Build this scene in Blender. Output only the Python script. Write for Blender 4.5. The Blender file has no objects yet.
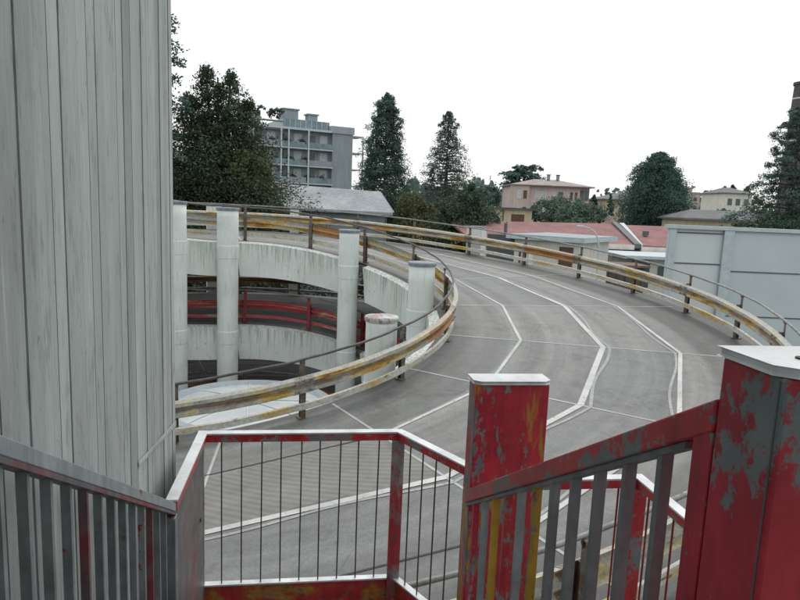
import bpy, math, random
import numpy as np
from mathutils import Matrix, Vector
random.seed(7); RNG = np.random.default_rng(7)
R = math.radians
scene = bpy.context.scene
col = scene.collection

# ------------------------------------------------------------------ helpers
class MB:
    """collects shapes, then links them as ONE mesh object"""
    def __init__(s): s.v=[]; s.f=[]; s.uv={}; s.mi=[]; s.cur=0
    def add(s, vs, fs, uvs=None):
        o=len(s.v); s.v+= [tuple(p) for p in vs]
        for i,f in enumerate(fs):
            if uvs is not None: s.uv[len(s.f)]=uvs[i]
            s.f.append(tuple(o+k for k in f)); s.mi.append(s.cur)
        return s
    def box(s, a, b, M=None):
        x0,y0,z0=a; x1,y1,z1=b
        vs=[Vector(p) for p in ((x0,y0,z0),(x1,y0,z0),(x1,y1,z0),(x0,y1,z0),(x0,y0,z1),(x1,y0,z1),(x1,y1,z1),(x0,y1,z1))]
        if M is not None: vs=[M@p for p in vs]
        return s.add(vs,[(0,3,2,1),(4,5,6,7),(0,1,5,4),(1,2,6,5),(2,3,7,6),(3,0,4,7)])
    def cyl(s, p0, p1, r0, r1=None, n=16, cap=True):
        r1=r0 if r1 is None else r1
        p0=Vector(p0);p1=Vector(p1);d=(p1-p0).normalized()
        a=d.orthogonal().normalized();b=d.cross(a)
        vs=[];fs=[]
        for p,r in ((p0,r0),(p1,r1)):
            for i in range(n):
                t=2*math.pi*i/n; vs.append(p+a*r*math.cos(t)+b*r*math.sin(t))
        for i in range(n): fs.append((i,(i+1)%n,n+(i+1)%n,n+i))
        if cap: fs+= [tuple(range(n-1,-1,-1)),tuple(range(n,2*n))]
        return s.add(vs,fs)
    def tube(s, pts, r, n=8):
        pts=[Vector(p) for p in pts]; vs=[];fs=[]
        for i,p in enumerate(pts):
            d=(pts[min(i+1,len(pts)-1)]-pts[max(i-1,0)]).normalized()
            a=d.cross(Vector((0,0,1)));a=a.normalized() if a.length>1e-4 else d.orthogonal().normalized();b=d.cross(a)
            rr=r[i] if isinstance(r,(list,tuple)) else r
            for k in range(n):
                t=2*math.pi*k/n; vs.append(p+a*rr*math.cos(t)+b*rr*math.sin(t))
        for i in range(len(pts)-1):
            for k in range(n): fs.append((i*n+k,i*n+(k+1)%n,(i+1)*n+(k+1)%n,(i+1)*n+k))
        m=len(pts)-1
        fs+=[tuple(range(n-1,-1,-1)),tuple(m*n+k for k in range(n))]
        return s.add(vs,fs)
    def lathe(s, prof, c=(0,0,0), n=32, a0=0):
        vs=[];fs=[];m=len(prof)
        for i in range(n):
            t=2*math.pi*i/n+a0
            for r,z in prof: vs.append((c[0]+r*math.cos(t),c[1]+r*math.sin(t),c[2]+z))
        for i in range(n):
            j=(i+1)%n
            for k in range(m-1): fs.append((i*m+k,j*m+k,j*m+k+1,i*m+k+1))
        return s.add(vs,fs)
    def build(s, name, m, parent=None, smooth=False, bevel=0, off=None):
        me=bpy.data.meshes.new(name)
        o3=Vector(off) if off is not None else Vector((0,0,0))
        p=parent
        if off is None:
            while p is not None: o3=o3+Vector(p.location); p=p.parent
        me.from_pydata([(v[0]-o3.x,v[1]-o3.y,v[2]-o3.z) for v in s.v],[],s.f)
        for mm in (m if isinstance(m,(list,tuple)) else [m]): me.materials.append(mm)
        if isinstance(m,(list,tuple)): me.polygons.foreach_set('material_index',s.mi)
        if s.uv:
            L=me.uv_layers.new(name='UVMap')
            for pi,u in s.uv.items():
                for k,li in enumerate(me.polygons[pi].loop_indices): L.data[li].uv=u[k]
        if smooth: me.shade_smooth() if hasattr(me,'shade_smooth') else None
        me.update()
        o=bpy.data.objects.new(name,me); col.objects.link(o)
        if parent: o.parent=parent
        if bevel:
            b=o.modifiers.new('Bevel','BEVEL'); b.width=bevel; b.segments=2; b.limit_method='ANGLE'; b.harden_normals=False
        return o
def tag(o,label,cat,group=None):
    o['label']=label;o['category']=cat
    if group:o['group']=group
    return o
def thing(name,label,cat,loc=(0,0,0),group=None):
    o=bpy.data.objects.new(name,None);col.objects.link(o);o.location=loc;o.empty_display_size=.3
    return tag(o,label,cat,group)
def kind(o,k): o['kind']=k; return o

# ------------------------------------------------------------------ materials
class NT:
    def __init__(s,name):
        s.m=bpy.data.materials.new(name); s.m.use_nodes=True; s.t=s.m.node_tree; s.n=s.t.nodes; s.n.clear()
        s.out=s.n.new('ShaderNodeOutputMaterial'); s.b=s.n.new('ShaderNodeBsdfPrincipled')
        s.t.links.new(s.b.outputs[0],s.out.inputs[0]); s.tc=s.n.new('ShaderNodeTexCoord')
    def L(s,a,b): s.t.links.new(a,b)
    def coord(s,src='Object',scale=(1,1,1),rot=(0,0,0)):
        mp=s.n.new('ShaderNodeMapping'); mp.inputs['Scale'].default_value=scale; mp.inputs['Rotation'].default_value=rot
        s.L(s.tc.outputs[src],mp.inputs[0]); return mp.outputs[0]
    def noise(s,co,scale,detail=4,rough=.55,dist=0,w=None):
        n=s.n.new('ShaderNodeTexNoise'); n.inputs['Scale'].default_value=scale;n.inputs['Detail'].default_value=detail
        n.inputs['Roughness'].default_value=rough;n.inputs['Distortion'].default_value=dist; s.L(co,n.inputs['Vector']); return n.outputs['Fac']
    def ramp(s,fac,stops,interp='LINEAR'):
        r=s.n.new('ShaderNodeValToRGB'); r.color_ramp.interpolation=interp; e=r.color_ramp.elements
        while len(e)<len(stops): e.new(.5)
        for k,(p,c) in zip(e,stops):
            k.position=p; k.color=(c,c,c,1) if isinstance(c,(int,float)) else (*c,1)
        s.L(fac,r.inputs[0]); return r.outputs[0]
    def mix(s,fac,a,b,mode='MIX'):
        m=s.n.new('ShaderNodeMix'); m.data_type='RGBA'; m.blend_type=mode
        for v,i in ((fac,0),(a,6),(b,7)):
            if isinstance(v,(int,float)): 
                if i==0: m.inputs[0].default_value=v
                else: m.inputs[i].default_value=(v,v,v,1)
            elif isinstance(v,tuple): m.inputs[i].default_value=(*v,1)
            else: s.L(v,m.inputs[i])
        return m.outputs[2]
    def math(s,op,a,b=0,c=0):
        m=s.n.new('ShaderNodeMath'); m.operation=op
        for v,i in ((a,0),(b,1),(c,2)):
            if isinstance(v,(int,float)): m.inputs[i].default_value=v
            else: s.L(v,m.inputs[i])
        return m.outputs[0]
    def attr(s,name):
        a=s.n.new('ShaderNodeAttribute'); a.attribute_name=name; return a
    def bump(s,h,strength=.3,dist=.01):
        b=s.n.new('ShaderNodeBump'); b.inputs['Strength'].default_value=strength;b.inputs['Distance'].default_value=dist
        s.L(h,b.inputs['Height']); s.L(b.outputs[0],s.b.inputs['Normal'])
    def set(s,color=None,rough=None,metal=None,spec=None):
        for v,k in ((color,'Base Color'),(rough,'Roughness'),(metal,'Metallic'),(spec,'Specular IOR Level')):
            if v is None: continue
            if isinstance(v,(int,float)): s.b.inputs[k].default_value=v
            elif isinstance(v,tuple): s.b.inputs[k].default_value=(*v,1)
            else: s.L(v,s.b.inputs[k])
        return s.m

def m_worn(name,stops,peel=(.56,.62),peelc=((.16,.19,.21),(.2,.1,.05)),scale=(1,1,1),src='Object',big=1.2,fine=7,rough=.42,dirt=.55,grey_metal=.35):
    """old brushed paint with chipped patches showing steel and rust"""
    t=NT(name); co=t.coord(src,scale); co2=t.coord('Object')
    a=t.noise(co,big,5,.6,.4); base=t.ramp(a,stops)
    d=t.noise(co2,9,6,.65); base=t.mix(1,base,t.ramp(d,[(.3,dirt),(.62,1.0)]),'MULTIPLY')
    streak=t.noise(t.coord('Object',(9,9,.7)),3,4,.6); base=t.mix(1,base,t.ramp(streak,[(.3,.72),(.6,1.0)]),'MULTIPLY')
    b=t.noise(co,fine,12,.72,.12); b2=t.noise(co2,fine*5,8,.7); b=t.math('ADD',t.math('MULTIPLY',b,.8),t.math('MULTIPLY',b2,.2)); mask=t.ramp(b,[(peel[0]-.012,0.),(peel[1]-.018,1.)])
    c=t.noise(co2,5,5,.6); pc=t.ramp(c,[(.42,peelc[0]),(.6,peelc[1])])
    base=t.mix(mask,base,pc)
    t.bump(t.math('ADD',t.math('MULTIPLY',mask,-.7),t.math('MULTIPLY',d,.35)),.45,.004)
    return t.set(base,t.mix(mask,rough,.62),t.math('MULTIPLY',mask,grey_metal))
def m_simple(name,c,rough=.7,var=.25,scale=4,metal=0,bump=.2,src='Object',cs=(1,1,1)):
    t=NT(name); co=t.coord(src,cs); a=t.noise(co,scale,6,.6)
    lo=tuple(x*(1-var) for x in c); hi=tuple(min(1,x*(1+var)) for x in c)
    if bump: t.bump(a,bump,.01)
    return t.set(t.ramp(a,[(.3,lo),(.7,hi)]),rough,metal)

M={}
# board-formed concrete: pale grey, vertical grain, streaks, dark blotches
def mk_boards():
    t=NT('board_formed_concrete'); co=t.coord('Object')
    at=t.attr('shade').outputs['Fac']
    g=t.noise(t.coord('Object',(16,16,.8)),8,9,.74,0)
    big=t.noise(t.coord('Object',(1.3,1.3,.35)),1.3,5,.6)
    spot=t.noise(t.coord('Object',(7,7,1.3)),2.6,10,.78,0)
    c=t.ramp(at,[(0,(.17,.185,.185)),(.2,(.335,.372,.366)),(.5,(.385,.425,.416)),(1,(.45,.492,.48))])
    c=t.mix(1,c,t.ramp(g,[(.30,.80),(.48,.99),(.72,1.08)]),'MULTIPLY')
    c=t.mix(1,c,t.ramp(big,[(.32,.72),(.6,1.05)]),'MULTIPLY')
    c=t.mix(t.math('MULTIPLY',t.ramp(spot,[(.53,0.),(.66,1.)]),.68),c,(.14,.155,.16))
    pit=t.noise(t.coord('Object',(1,1,.6)),34,6,.7); c=t.mix(t.math('MULTIPLY',t.ramp(pit,[(.62,0.),(.70,1.)]),.6),c,(.12,.13,.135))
    sp2=t.noise(t.coord('Object',(11,11,.45)),2.2,6,.7); c=t.mix(t.math('MULTIPLY',t.ramp(sp2,[(.60,0.),(.72,1.)]),.5),c,(.60,.64,.62))
    t.bump(t.math('ADD',g,t.math('MULTIPLY',spot,.5)),.4,.007)
    return t.set(c,.88)
M['boards']=mk_boards()
def mk_white():
    t=NT('white_painted_concrete'); co=t.coord('Object')
    c=t.ramp(t.noise(co,.9,6,.6),[(.3,(.60,.665,.63)),(.55,(.71,.765,.735)),(.8,(.80,.84,.81))])
    st=t.noise(t.coord('Object',(5,5,.5)),3,7,.7)
    c=t.mix(t.math('MULTIPLY',t.ramp(st,[(.55,0.),(.75,1.)]),.55),c,(.25,.28,.25))
    sp=t.noise(co,11,9,.7); c=t.mix(t.ramp(sp,[(.655,0.),(.69,1.)]),c,(.13,.135,.125))
    gr=t.noise(co,1.7,6,.6); c=t.mix(t.math('MULTIPLY',t.ramp(gr,[(.55,0.),(.8,1.)]),.5),c,(.36,.43,.36))
    t.bump(sp,.3,.01); return t.set(c,.72)
M['white']=mk_white()
def mk_fascia():
    t=NT('stained_white_beam'); co=t.coord('Object')
    c=t.ramp(t.noise(co,.8,6,.6),[(.3,(.58,.63,.59)),(.7,(.75,.79,.755))])
    e=t.attr('drop').outputs['Fac']      # 0 at top edge, 1 at the bottom
    st=t.noise(t.coord('Object',(6,6,.35)),2.4,8,.72)
    m=t.ramp(t.math('SUBTRACT',st,t.math('MULTIPLY',e,.17)),[(.43,0.),(.62,1.)])
    c=t.mix(t.math('MULTIPLY',m,.72),c,(.17,.19,.165))
    e2=t.noise(co,7,8,.7); c=t.mix(t.math('MULTIPLY',t.ramp(e2,[(.6,0.),(.68,1.)]),.55),c,(.22,.24,.22))
    t.bump(e2,.3,.01); return t.set(c,.78)
M['fascia']=mk_fascia()
def mk_road():
    t=NT('ramp_concrete'); co=t.coord('Object')
    slab=t.attr('slab').outputs['Fac']; rp=t.attr('rp').outputs['Fac']; rib=t.attr('rib').outputs['Fac']
    a=t.noise(co,.55,6,.6,.3); f=t.noise(co,26,8,.75); mid=t.noise(co,3.2,7,.65,.4)
    c=t.ramp(slab,[(0,(.158,.168,.163)),(.5,(.186,.194,.187)),(1,(.214,.220,.211))])
    c=t.mix(1,c,t.ramp(a,[(.28,.82),(.5,.99),(.72,1.12)]),'MULTIPLY')
    c=t.mix(1,c,t.ramp(mid,[(.3,.85),(.65,1.08)]),'MULTIPLY')
    c=t.mix(1,c,t.ramp(f,[(.3,.72),(.7,1.22)]),'MULTIPLY')
    # polished pale wheel tracks, dirt at both edges
    tr=t.noise(t.coord('UV',(.03,1.1,1)),2.2,4,.6)
    c=t.mix(1,c,t.ramp(tr,[(.35,.82),(.65,1.16)]),'MULTIPLY')
    ed=t.ramp(rp,[(0,.55),(.07,.88),(.2,1.),(.73,1.),(.80,.70),(.92,.55),(1,.42)])
    c=t.mix(1,c,ed,'MULTIPLY')
    st=t.noise(co,1.1,8,.72,.8); c=t.mix(t.math('MULTIPLY',t.ramp(st,[(.55,0.),(.68,1.)]),.5),c,(.06,.06,.057))
    vo=t.n.new('ShaderNodeTexVoronoi'); vo.feature='DISTANCE_TO_EDGE'; vo.inputs['Scale'].default_value=.42; dn=t.n.new('ShaderNodeTexNoise'); dn.inputs['Scale'].default_value=1.6; dn.inputs['Detail'].default_value=7; t.L(co,dn.inputs['Vector']); t.L(t.mix(.16,co,dn.outputs['Color'],'ADD'),vo.inputs['Vector'])
    ck=t.math('MULTIPLY',t.ramp(vo.outputs['Distance'],[(.0,1.),(.006,0.)]),t.ramp(a,[(.5,0.),(.6,1.)])); c=t.mix(t.math('MULTIPLY',ck,.5),c,(.06,.06,.06))
    tk=t.n.new('ShaderNodeTexWave'); tk.bands_direction='Y'; tk.inputs['Scale'].default_value=.36; tk.inputs['Distortion'].default_value=.6; tk.inputs['Detail'].default_value=2; tk.inputs['Detail Scale'].default_value=.6; t.L(t.coord('UV',(.12,1,1)),tk.inputs['Vector']); c=t.mix(1,c,t.ramp(tk.outputs['Fac'],[(.1,.93),(.6,1.03)]),'MULTIPLY')
    # brownish ribbed strips in the lower part of the bend
    w=t.n.new('ShaderNodeTexWave'); w.inputs['Scale'].default_value=1.9; w.inputs['Distortion'].default_value=.25; w.inputs['Detail'].default_value=1
    t.L(t.coord('UV',(1.0,1.9,1),(0,0,.6)),w.inputs['Vector'])
    c=t.mix(t.math('MULTIPLY',rib,.85),c,t.mix(1,t.ramp(w.outputs['Fac'],[(.2,(.172,.170,.155)),(.8,(.218,.214,.198))]),t.ramp(mid,[(.3,.8),(.7,1.12)]),'MULTIPLY'))
    t.bump(t.math('ADD',t.math('ADD',f,t.math('MULTIPLY',mid,.6)),t.math('MULTIPLY',t.math('MULTIPLY',w.outputs['Fac'],rib),1.3)),.4,.008)
    return t.set(c,t.ramp(a,[(.35,.5),(.7,.74)]),spec=.45)
M['road']=mk_road()
def mk_line(name,c,thr):
    t=NT(name); co=t.coord('Object'); f=t.noise(co,14,9,.72); g=t.noise(co,1.4,5,.6)
    base=t.mix(1,c,t.ramp(g,[(.3,.7),(.65,1.05)]),'MULTIPLY')
    return t.set(t.mix(t.ramp(f,[(thr,0.),(thr+.09,1.)]),base,(.25,.26,.255)),.7)
M['line']=mk_line('worn_white_paint',(.54,.555,.54),.56)
M['ghost']=mk_line('faded_white_paint',(.36,.37,.36),.5)
M['joint']=mk_line('pale_joint_sealant',(.42,.435,.425),.6)
M['seam']=m_simple('dark_joint',(.045,.05,.055),.8)
YEL=(.50,.36,.07); CRM=(.56,.50,.33); RST=(.30,.11,.03); ORG=(.52,.20,.03); GRY=(.33,.35,.34); BRN=(.12,.07,.045)
def mk_beam(name,stops,peel,peelc):
    t=NT(name); co=t.coord('UV',(.42,1.15,1)); co2=t.coord('Object')
    a=t.noise(co,1.3,7,.58,.2); base=t.ramp(a,stops)
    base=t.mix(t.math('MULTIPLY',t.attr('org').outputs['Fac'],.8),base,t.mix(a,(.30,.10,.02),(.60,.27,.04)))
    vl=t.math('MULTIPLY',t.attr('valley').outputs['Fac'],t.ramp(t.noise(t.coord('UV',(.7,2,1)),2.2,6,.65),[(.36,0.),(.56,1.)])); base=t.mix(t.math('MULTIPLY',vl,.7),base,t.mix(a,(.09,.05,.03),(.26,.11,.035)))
    base=t.mix(t.math('MULTIPLY',t.attr('ledge').outputs['Fac'],.7),base,(.40,.42,.39))  # top faces painted paler, imitating sky light on the beam's upper edge
    b=t.noise(t.coord('UV',(1.6,5,1)),2.3,10,.72,.15); mask=t.ramp(b,[(peel,0.),(peel+.08,1.)])
    c=t.noise(co2,3,6,.65); pc=t.ramp(c,[(.4,peelc[0]),(.55,peelc[1]),(.66,peelc[2])])
    base=t.mix(mask,base,pc)
    d=t.noise(co2,18,6,.7); base=t.mix(1,base,t.ramp(d,[(.3,.6),(.6,1.05)]),'MULTIPLY')
    t.bump(t.math('ADD',b,d),.3,.004)
    return t.set(base,.5,t.math('MULTIPLY',mask,.25))
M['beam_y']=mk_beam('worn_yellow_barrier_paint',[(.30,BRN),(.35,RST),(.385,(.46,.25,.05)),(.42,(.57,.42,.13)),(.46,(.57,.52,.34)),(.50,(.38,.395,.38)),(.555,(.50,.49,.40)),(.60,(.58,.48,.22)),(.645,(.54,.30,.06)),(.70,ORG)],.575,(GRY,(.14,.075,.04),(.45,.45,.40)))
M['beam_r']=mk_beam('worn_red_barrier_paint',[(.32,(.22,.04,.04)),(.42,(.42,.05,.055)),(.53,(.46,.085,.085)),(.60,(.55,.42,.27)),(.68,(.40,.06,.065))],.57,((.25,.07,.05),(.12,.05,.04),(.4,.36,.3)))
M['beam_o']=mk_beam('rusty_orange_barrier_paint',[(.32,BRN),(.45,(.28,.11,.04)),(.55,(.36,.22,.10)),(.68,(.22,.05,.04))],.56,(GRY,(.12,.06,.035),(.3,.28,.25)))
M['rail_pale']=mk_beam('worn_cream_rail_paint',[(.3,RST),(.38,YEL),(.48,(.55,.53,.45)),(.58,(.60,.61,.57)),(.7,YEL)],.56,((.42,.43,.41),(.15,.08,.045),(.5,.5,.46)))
M['splice']=m_worn('galvanised_splice',[(.3,(.22,.16,.10)),(.5,(.34,.34,.31)),(.7,(.44,.42,.33))],(.54,.6),((.17,.09,.05),(.12,.06,.04)),(1,1,1),'Object',2,6)
M['pipe']=m_worn('dark_steel_pipe',[(.3,(.06,.06,.06)),(.6,(.115,.115,.11))],(.56,.64),((.34,.35,.34),(.13,.07,.04)),(1,1,1),'Object',2,5)
M['pipe_grey']=m_worn('grey_steel_pipe',[(.3,(.20,.21,.20)),(.6,(.34,.35,.33))],(.56,.64),((.12,.12,.12),(.17,.09,.05)),(1,1,1),'Object',2,5)
M['post_rust']=m_worn('rusty_post_steel',[(.3,(.07,.05,.04)),(.45,(.13,.085,.06)),(.6,(.20,.19,.17)),(.75,(.3,.29,.26))],(.56,.64),((.33,.32,.28),(.36,.22,.06)),(1,1,1),'Object',2.4,6)
M['post_red']=m_worn('red_post_steel',[(.3,(.2,.02,.025)),(.6,(.33,.035,.04))],(.58,.66),((.33,.27,.22),(.12,.05,.04)),(1,1,1),'Object',2.4,6)
RED=(.52,.026,.050); RED2=(.60,.050,.062); RED3=(.40,.018,.038)
M['red']=m_worn('worn_crimson_paint',[(.28,RED3),(.5,RED),(.72,RED2)],(.548,.575),((.17,.20,.21),(.25,.24,.235)),(1,1,.7),'Object',2.2,4.2,.42,.62,.2)
M['red_y']=m_worn('crimson_paint_over_yellow',[(.30,(.36,.016,.036)),(.44,(.48,.022,.046)),(.57,(.54,.038,.055)),(.612,(.50,.27,.03)),(.68,(.44,.26,.03))],(.54,.565),((.15,.18,.19),(.26,.255,.25)),(1.6,1.6,.45),'Object',3.1,4.6,.42,.6,.2)
M['rail_red']=m_worn('chipped_red_rail_paint',[(.3,RED3),(.5,(.50,.028,.036)),(.72,(.58,.055,.045))],(.53,.56),((.17,.195,.21),(.23,.235,.23)),(1,1,1),'Object',3,9,.4,.7,.3)
M['steel_dark']=m_worn('dark_stripped_steel',[(.3,(.155,.175,.187)),(.6,(.235,.255,.268)),(.78,(.29,.305,.31))],(.61,.64),((.25,.02,.03),(.14,.07,.05)),(1,1,.5),'Object',3,6,.5,.6,.2)
M['steel_mid']=m_worn('grey_stripped_steel',[(.3,(.20,.235,.25)),(.6,(.29,.33,.345)),(.78,(.36,.40,.41))],(.63,.67),((.24,.02,.03),(.12,.07,.06)),(1,1,1),'Object',3,8,.45,.65,.2)
M['steel_red']=m_worn('dark_steel_with_red_traces',[(.3,(.085,.095,.105)),(.5,(.13,.12,.125)),(.62,(.22,.03,.04)),(.72,(.11,.11,.12))],(.6,.64),((.25,.02,.03),(.14,.07,.05)),(1,1,1),'Object',3,6,.5,.6,.2)
M['post_mix']=m_worn('grey_post_with_red_traces',[(.3,(.19,.21,.22)),(.5,(.30,.325,.33)),(.58,(.42,.05,.06)),(.7,(.46,.04,.055))],(.56,.6),((.17,.19,.2),(.15,.09,.06)),(1,1,.6),'Object',3,6,.5,.7,.2)
M['bar_yellow']=m_worn('worn_yellow_paint',[(.3,(.36,.21,.02)),(.6,(.50,.31,.03))],(.55,.6),((.17,.19,.20),(.27,.02,.03)),(1,1,.5),'Object',3,6,.45,.65,.2)
M['plate']=m_worn('mottled_rusty_plate',[(.3,(.10,.095,.097)),(.5,(.165,.15,.148)),(.6,(.20,.12,.115)),(.7,(.34,.04,.05))],(.58,.63),((.25,.02,.03),(.17,.17,.17)),(1,1,.6),'Object',2.6,5,.5,.6,.1)
M['beam_plate']=m_worn('red_orange_rusty_plate',[(.3,(.34,.02,.03)),(.46,(.52,.03,.04)),(.54,(.46,.11,.03)),(.60,(.52,.25,.04)),(.7,(.17,.16,.155))],(.57,.61),((.13,.13,.13),(.15,.08,.05)),(1,1,1.6),'Object',4,7,.5,.6,.1)
def mk_cap():
    t=NT('bare_steel_sky_sheen'); co=t.coord('Object'); a=t.noise(co,6,7,.65); b=t.noise(co,14,8,.7)
    c=t.ramp(a,[(.3,(.44,.465,.47)),(.65,(.74,.76,.765))]); c=t.mix(t.ramp(b,[(.64,0.),(.72,1.)]),c,(.16,.15,.15))  # pale colour stands in for sky reflecting off the bare steel
    return t.set(c,.35,.25)
M['cap']=mk_cap()
M['dark']=m_simple('dark_void',(.012,.012,.013),.6,.2)
M['cap_blue']=m_simple('blue_grey_steel_cap',(.20,.25,.27),.5,.3,6)
M['cap_pale']=m_worn('pale_rusted_cap',[(.3,(.45,.47,.46)),(.6,(.7,.72,.71))],(.52,.58),((.30,.20,.16),(.28,.2,.15)),(1,1,1),'Object',3,4)
M['soffit']=m_simple('dim_concrete',(.22,.22,.20),.9,.3,1.5)
M['metal_deck']=m_worn('wet_steel_tread',[(.3,(.15,.16,.165)),(.7,(.24,.25,.25))],(.58,.64),((.2,.03,.03),(.12,.07,.05)))
def mk_ground():
    t=NT('ground'); co=t.coord('Object'); a=t.noise(co,.03,6,.6,.5); f=t.noise(co,3,8,.7)
    c=t.ramp(a,[(.42,(.05,.075,.035)),(.5,(.075,.085,.05)),(.54,(.13,.13,.125)),(.7,(.10,.10,.098))])
    c=t.mix(1,c,t.ramp(f,[(.3,.7),(.7,1.2)]),'MULTIPLY'); t.bump(f,.3,.03); return t.set(c,.9)
M['ground']=mk_ground()
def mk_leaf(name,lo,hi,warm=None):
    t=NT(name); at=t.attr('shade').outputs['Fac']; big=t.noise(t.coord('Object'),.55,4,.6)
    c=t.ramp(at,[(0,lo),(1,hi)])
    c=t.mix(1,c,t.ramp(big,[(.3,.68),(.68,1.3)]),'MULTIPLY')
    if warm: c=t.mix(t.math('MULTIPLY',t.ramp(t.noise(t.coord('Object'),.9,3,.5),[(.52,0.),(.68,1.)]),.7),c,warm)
    t.set(c,.65,spec=.25)
    tr=t.n.new('ShaderNodeBsdfTranslucent'); t.L(c,tr.inputs['Color'])
    mx=t.n.new('ShaderNodeMixShader'); mx.inputs[0].default_value=.22; t.L(t.b.outputs[0],mx.inputs[1]); t.L(tr.outputs[0],mx.inputs[2]); t.L(mx.outputs[0],t.out.inputs[0])
    return t.m
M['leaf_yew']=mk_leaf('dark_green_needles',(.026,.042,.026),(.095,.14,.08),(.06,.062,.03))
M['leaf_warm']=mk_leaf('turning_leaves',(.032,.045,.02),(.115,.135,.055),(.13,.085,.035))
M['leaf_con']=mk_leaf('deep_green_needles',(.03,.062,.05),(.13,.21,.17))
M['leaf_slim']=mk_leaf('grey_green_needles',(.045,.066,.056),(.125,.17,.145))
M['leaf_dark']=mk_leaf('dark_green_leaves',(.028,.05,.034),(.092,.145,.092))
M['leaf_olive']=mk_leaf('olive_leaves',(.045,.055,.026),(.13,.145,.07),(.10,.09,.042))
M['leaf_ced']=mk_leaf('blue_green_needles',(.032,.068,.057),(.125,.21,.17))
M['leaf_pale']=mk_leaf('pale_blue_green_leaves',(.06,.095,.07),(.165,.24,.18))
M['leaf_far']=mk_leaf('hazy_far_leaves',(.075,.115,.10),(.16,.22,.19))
M['leaf_hedge']=mk_leaf('hedge_leaves',(.015,.028,.012),(.05,.075,.03))
M['bark']=m_simple('bark',(.07,.055,.045),.9,.4,5,cs=(4,4,.6))
def mk_tiles(name,c,sc=1):
    t=NT(name); co=t.coord('Object'); 
    br=t.n.new('ShaderNodeTexBrick'); br.inputs['Scale'].default_value=2.6*sc; br.inputs['Mortar Size'].default_value=.03
    br.inputs['Color1'].default_value=(*c,1); br.inputs['Color2'].default_value=(*(x*.78 for x in c),1); br.inputs['Mortar'].default_value=(*(x*.45 for x in c),1)
    t.L(co,br.inputs['Vector']); a=t.noise(co,.7,6,.65)
    cc=t.mix(1,br.outputs['Color'],t.ramp(a,[(.3,.72),(.7,1.2)]),'MULTIPLY'); t.bump(br.outputs['Fac'],.4,.03)
    return t.set(cc,.8)
M['tile_red']=mk_tiles('red_roof_tiles',(.34,.165,.165)); M['tile_grey']=mk_tiles('grey_roof_slates',(.43,.47,.49)); M['tile_pink']=mk_tiles('dusty_roof_tiles',(.44,.385,.375))
M['tile_dim']=mk_tiles('dim_roof_tiles',(.19,.20,.21)); M['tile_brown']=mk_tiles('brown_roof_tiles',(.22,.15,.12))
def mk_plaster(name,c):
    t=NT(name); co=t.coord('Object'); a=t.noise(co,.5,6,.6); s=t.noise(t.coord('Object',(2,2,.2)),1.6,6,.65)
    cc=t.mix(1,t.ramp(a,[(.3,tuple(x*.86 for x in c)),(.7,c)]),t.ramp(s,[(.3,.8),(.6,1.)]),'MULTIPLY'); return t.set(cc,.85)
M['pl_white']=mk_plaster('white_plaster',(.72,.70,.64)); M['pl_cream']=mk_plaster('cream_plaster',(.62,.53,.37)); M['pl_pink']=mk_plaster('pink_plaster',(.66,.52,.50))
M['pl_pinkpale']=mk_plaster('pale_pink_plaster',(.56,.46,.42)); M['pl_grey']=mk_plaster('grey_plaster',(.30,.345,.375)); M['pl_greyd']=mk_plaster('dark_grey_concrete',(.10,.11,.115))
M['pl_blue']=mk_plaster('blue_grey_plaster',(.36,.42,.45)); M['panel']=m_simple('blue_grey_metal_panel',(.58,.64,.655),.5,.05,.6,bump=0); M['panel2']=m_simple('darker_blue_grey_metal_panel',(.50,.575,.60),.5,.06,.6,bump=0)
M['trim']=m_simple('pale_trim',(.47,.545,.57),.6,.12); M['trim_d']=m_simple('dark_trim',(.10,.11,.12),.6,.2)
M['shutter']=m_simple('brown_shutter',(.12,.06,.045),.7,.25); M['shut_w']=m_simple('pale_shutter',(.50,.52,.52),.7,.12)
def mk_glass():
    t=NT('window_glass'); a=t.noise(t.coord('Object'),.8,3); return t.set(t.ramp(a,[(.4,(.03,.045,.05)),(.6,(.09,.12,.13))]),.12)
M['glass']=mk_glass(); M['glass_t']=m_simple('teal_glass_screen',(.15,.225,.24),.25,.35,1.2)
M['wood']=m_simple('weathered_brown_boards',(.13,.10,.075),.85,.4,3,cs=(6,6,.5))
M['brick_dark']=m_simple('dark_brick',(.095,.085,.085),.9,.3,3); M['band']=m_simple('pale_band',(.6,.6,.6),.7,.1)
def mk_dome():
    t=NT('milky_dome_sheet'); a=t.noise(t.coord('Object'),1.1,6,.6,.3); c=t.ramp(a,[(.3,(.42,.46,.475)),(.65,(.62,.66,.67))]); return t.set(c,.22,spec=.6)
M['dome']=mk_dome(); M['rib']=m_simple('white_rib',(.62,.66,.67),.35,.08)
M['bag']=m_simple('white_plastic',(.72,.78,.84),.4,.2,9); M['dirt']=m_simple('dirt_film',(.06,.055,.05),.9,.3)

# ------------------------------------------------------------------ the double spiral ramp
CX,CY=-3.672,15.4; RI,RO=4.915,11.62; Z0,K=-2.72,.926; DROP=2.62
def zt(th):
    """road height at bearing th (degrees): steady climb with a flatter stretch each turn"""
    turn=0
    while th<-223: th+=360; turn-=1
    while th>=137: th-=360; turn+=1
    z=Z0+K*R(min(th,65))
    if th>65:
        u=min(th,112)-65; z+=K*R(u-u*u/(2*47))
    if th>112:
        u=th-112; z+=K*R(u*u/50)
    return z+turn*2*DROP
def P(r,th,dz=0,lev=0): return Vector((CX+r*math.cos(R(th)),CY+r*math.sin(R(th)),zt(th)+dz-lev*DROP))
JS=[12.4+23.5*k for k in range(-22,9)]            # radial joints
def poly_r(rv,th):                                  # straight chord between two joints
    k=math.floor((th-12.4)/23.5); mid=12.4+23.5*(k+.5)
    return rv*math.cos(R(11.75))/math.cos(R(th-mid))
LINES=(6.55,8.33,9.93)
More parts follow.
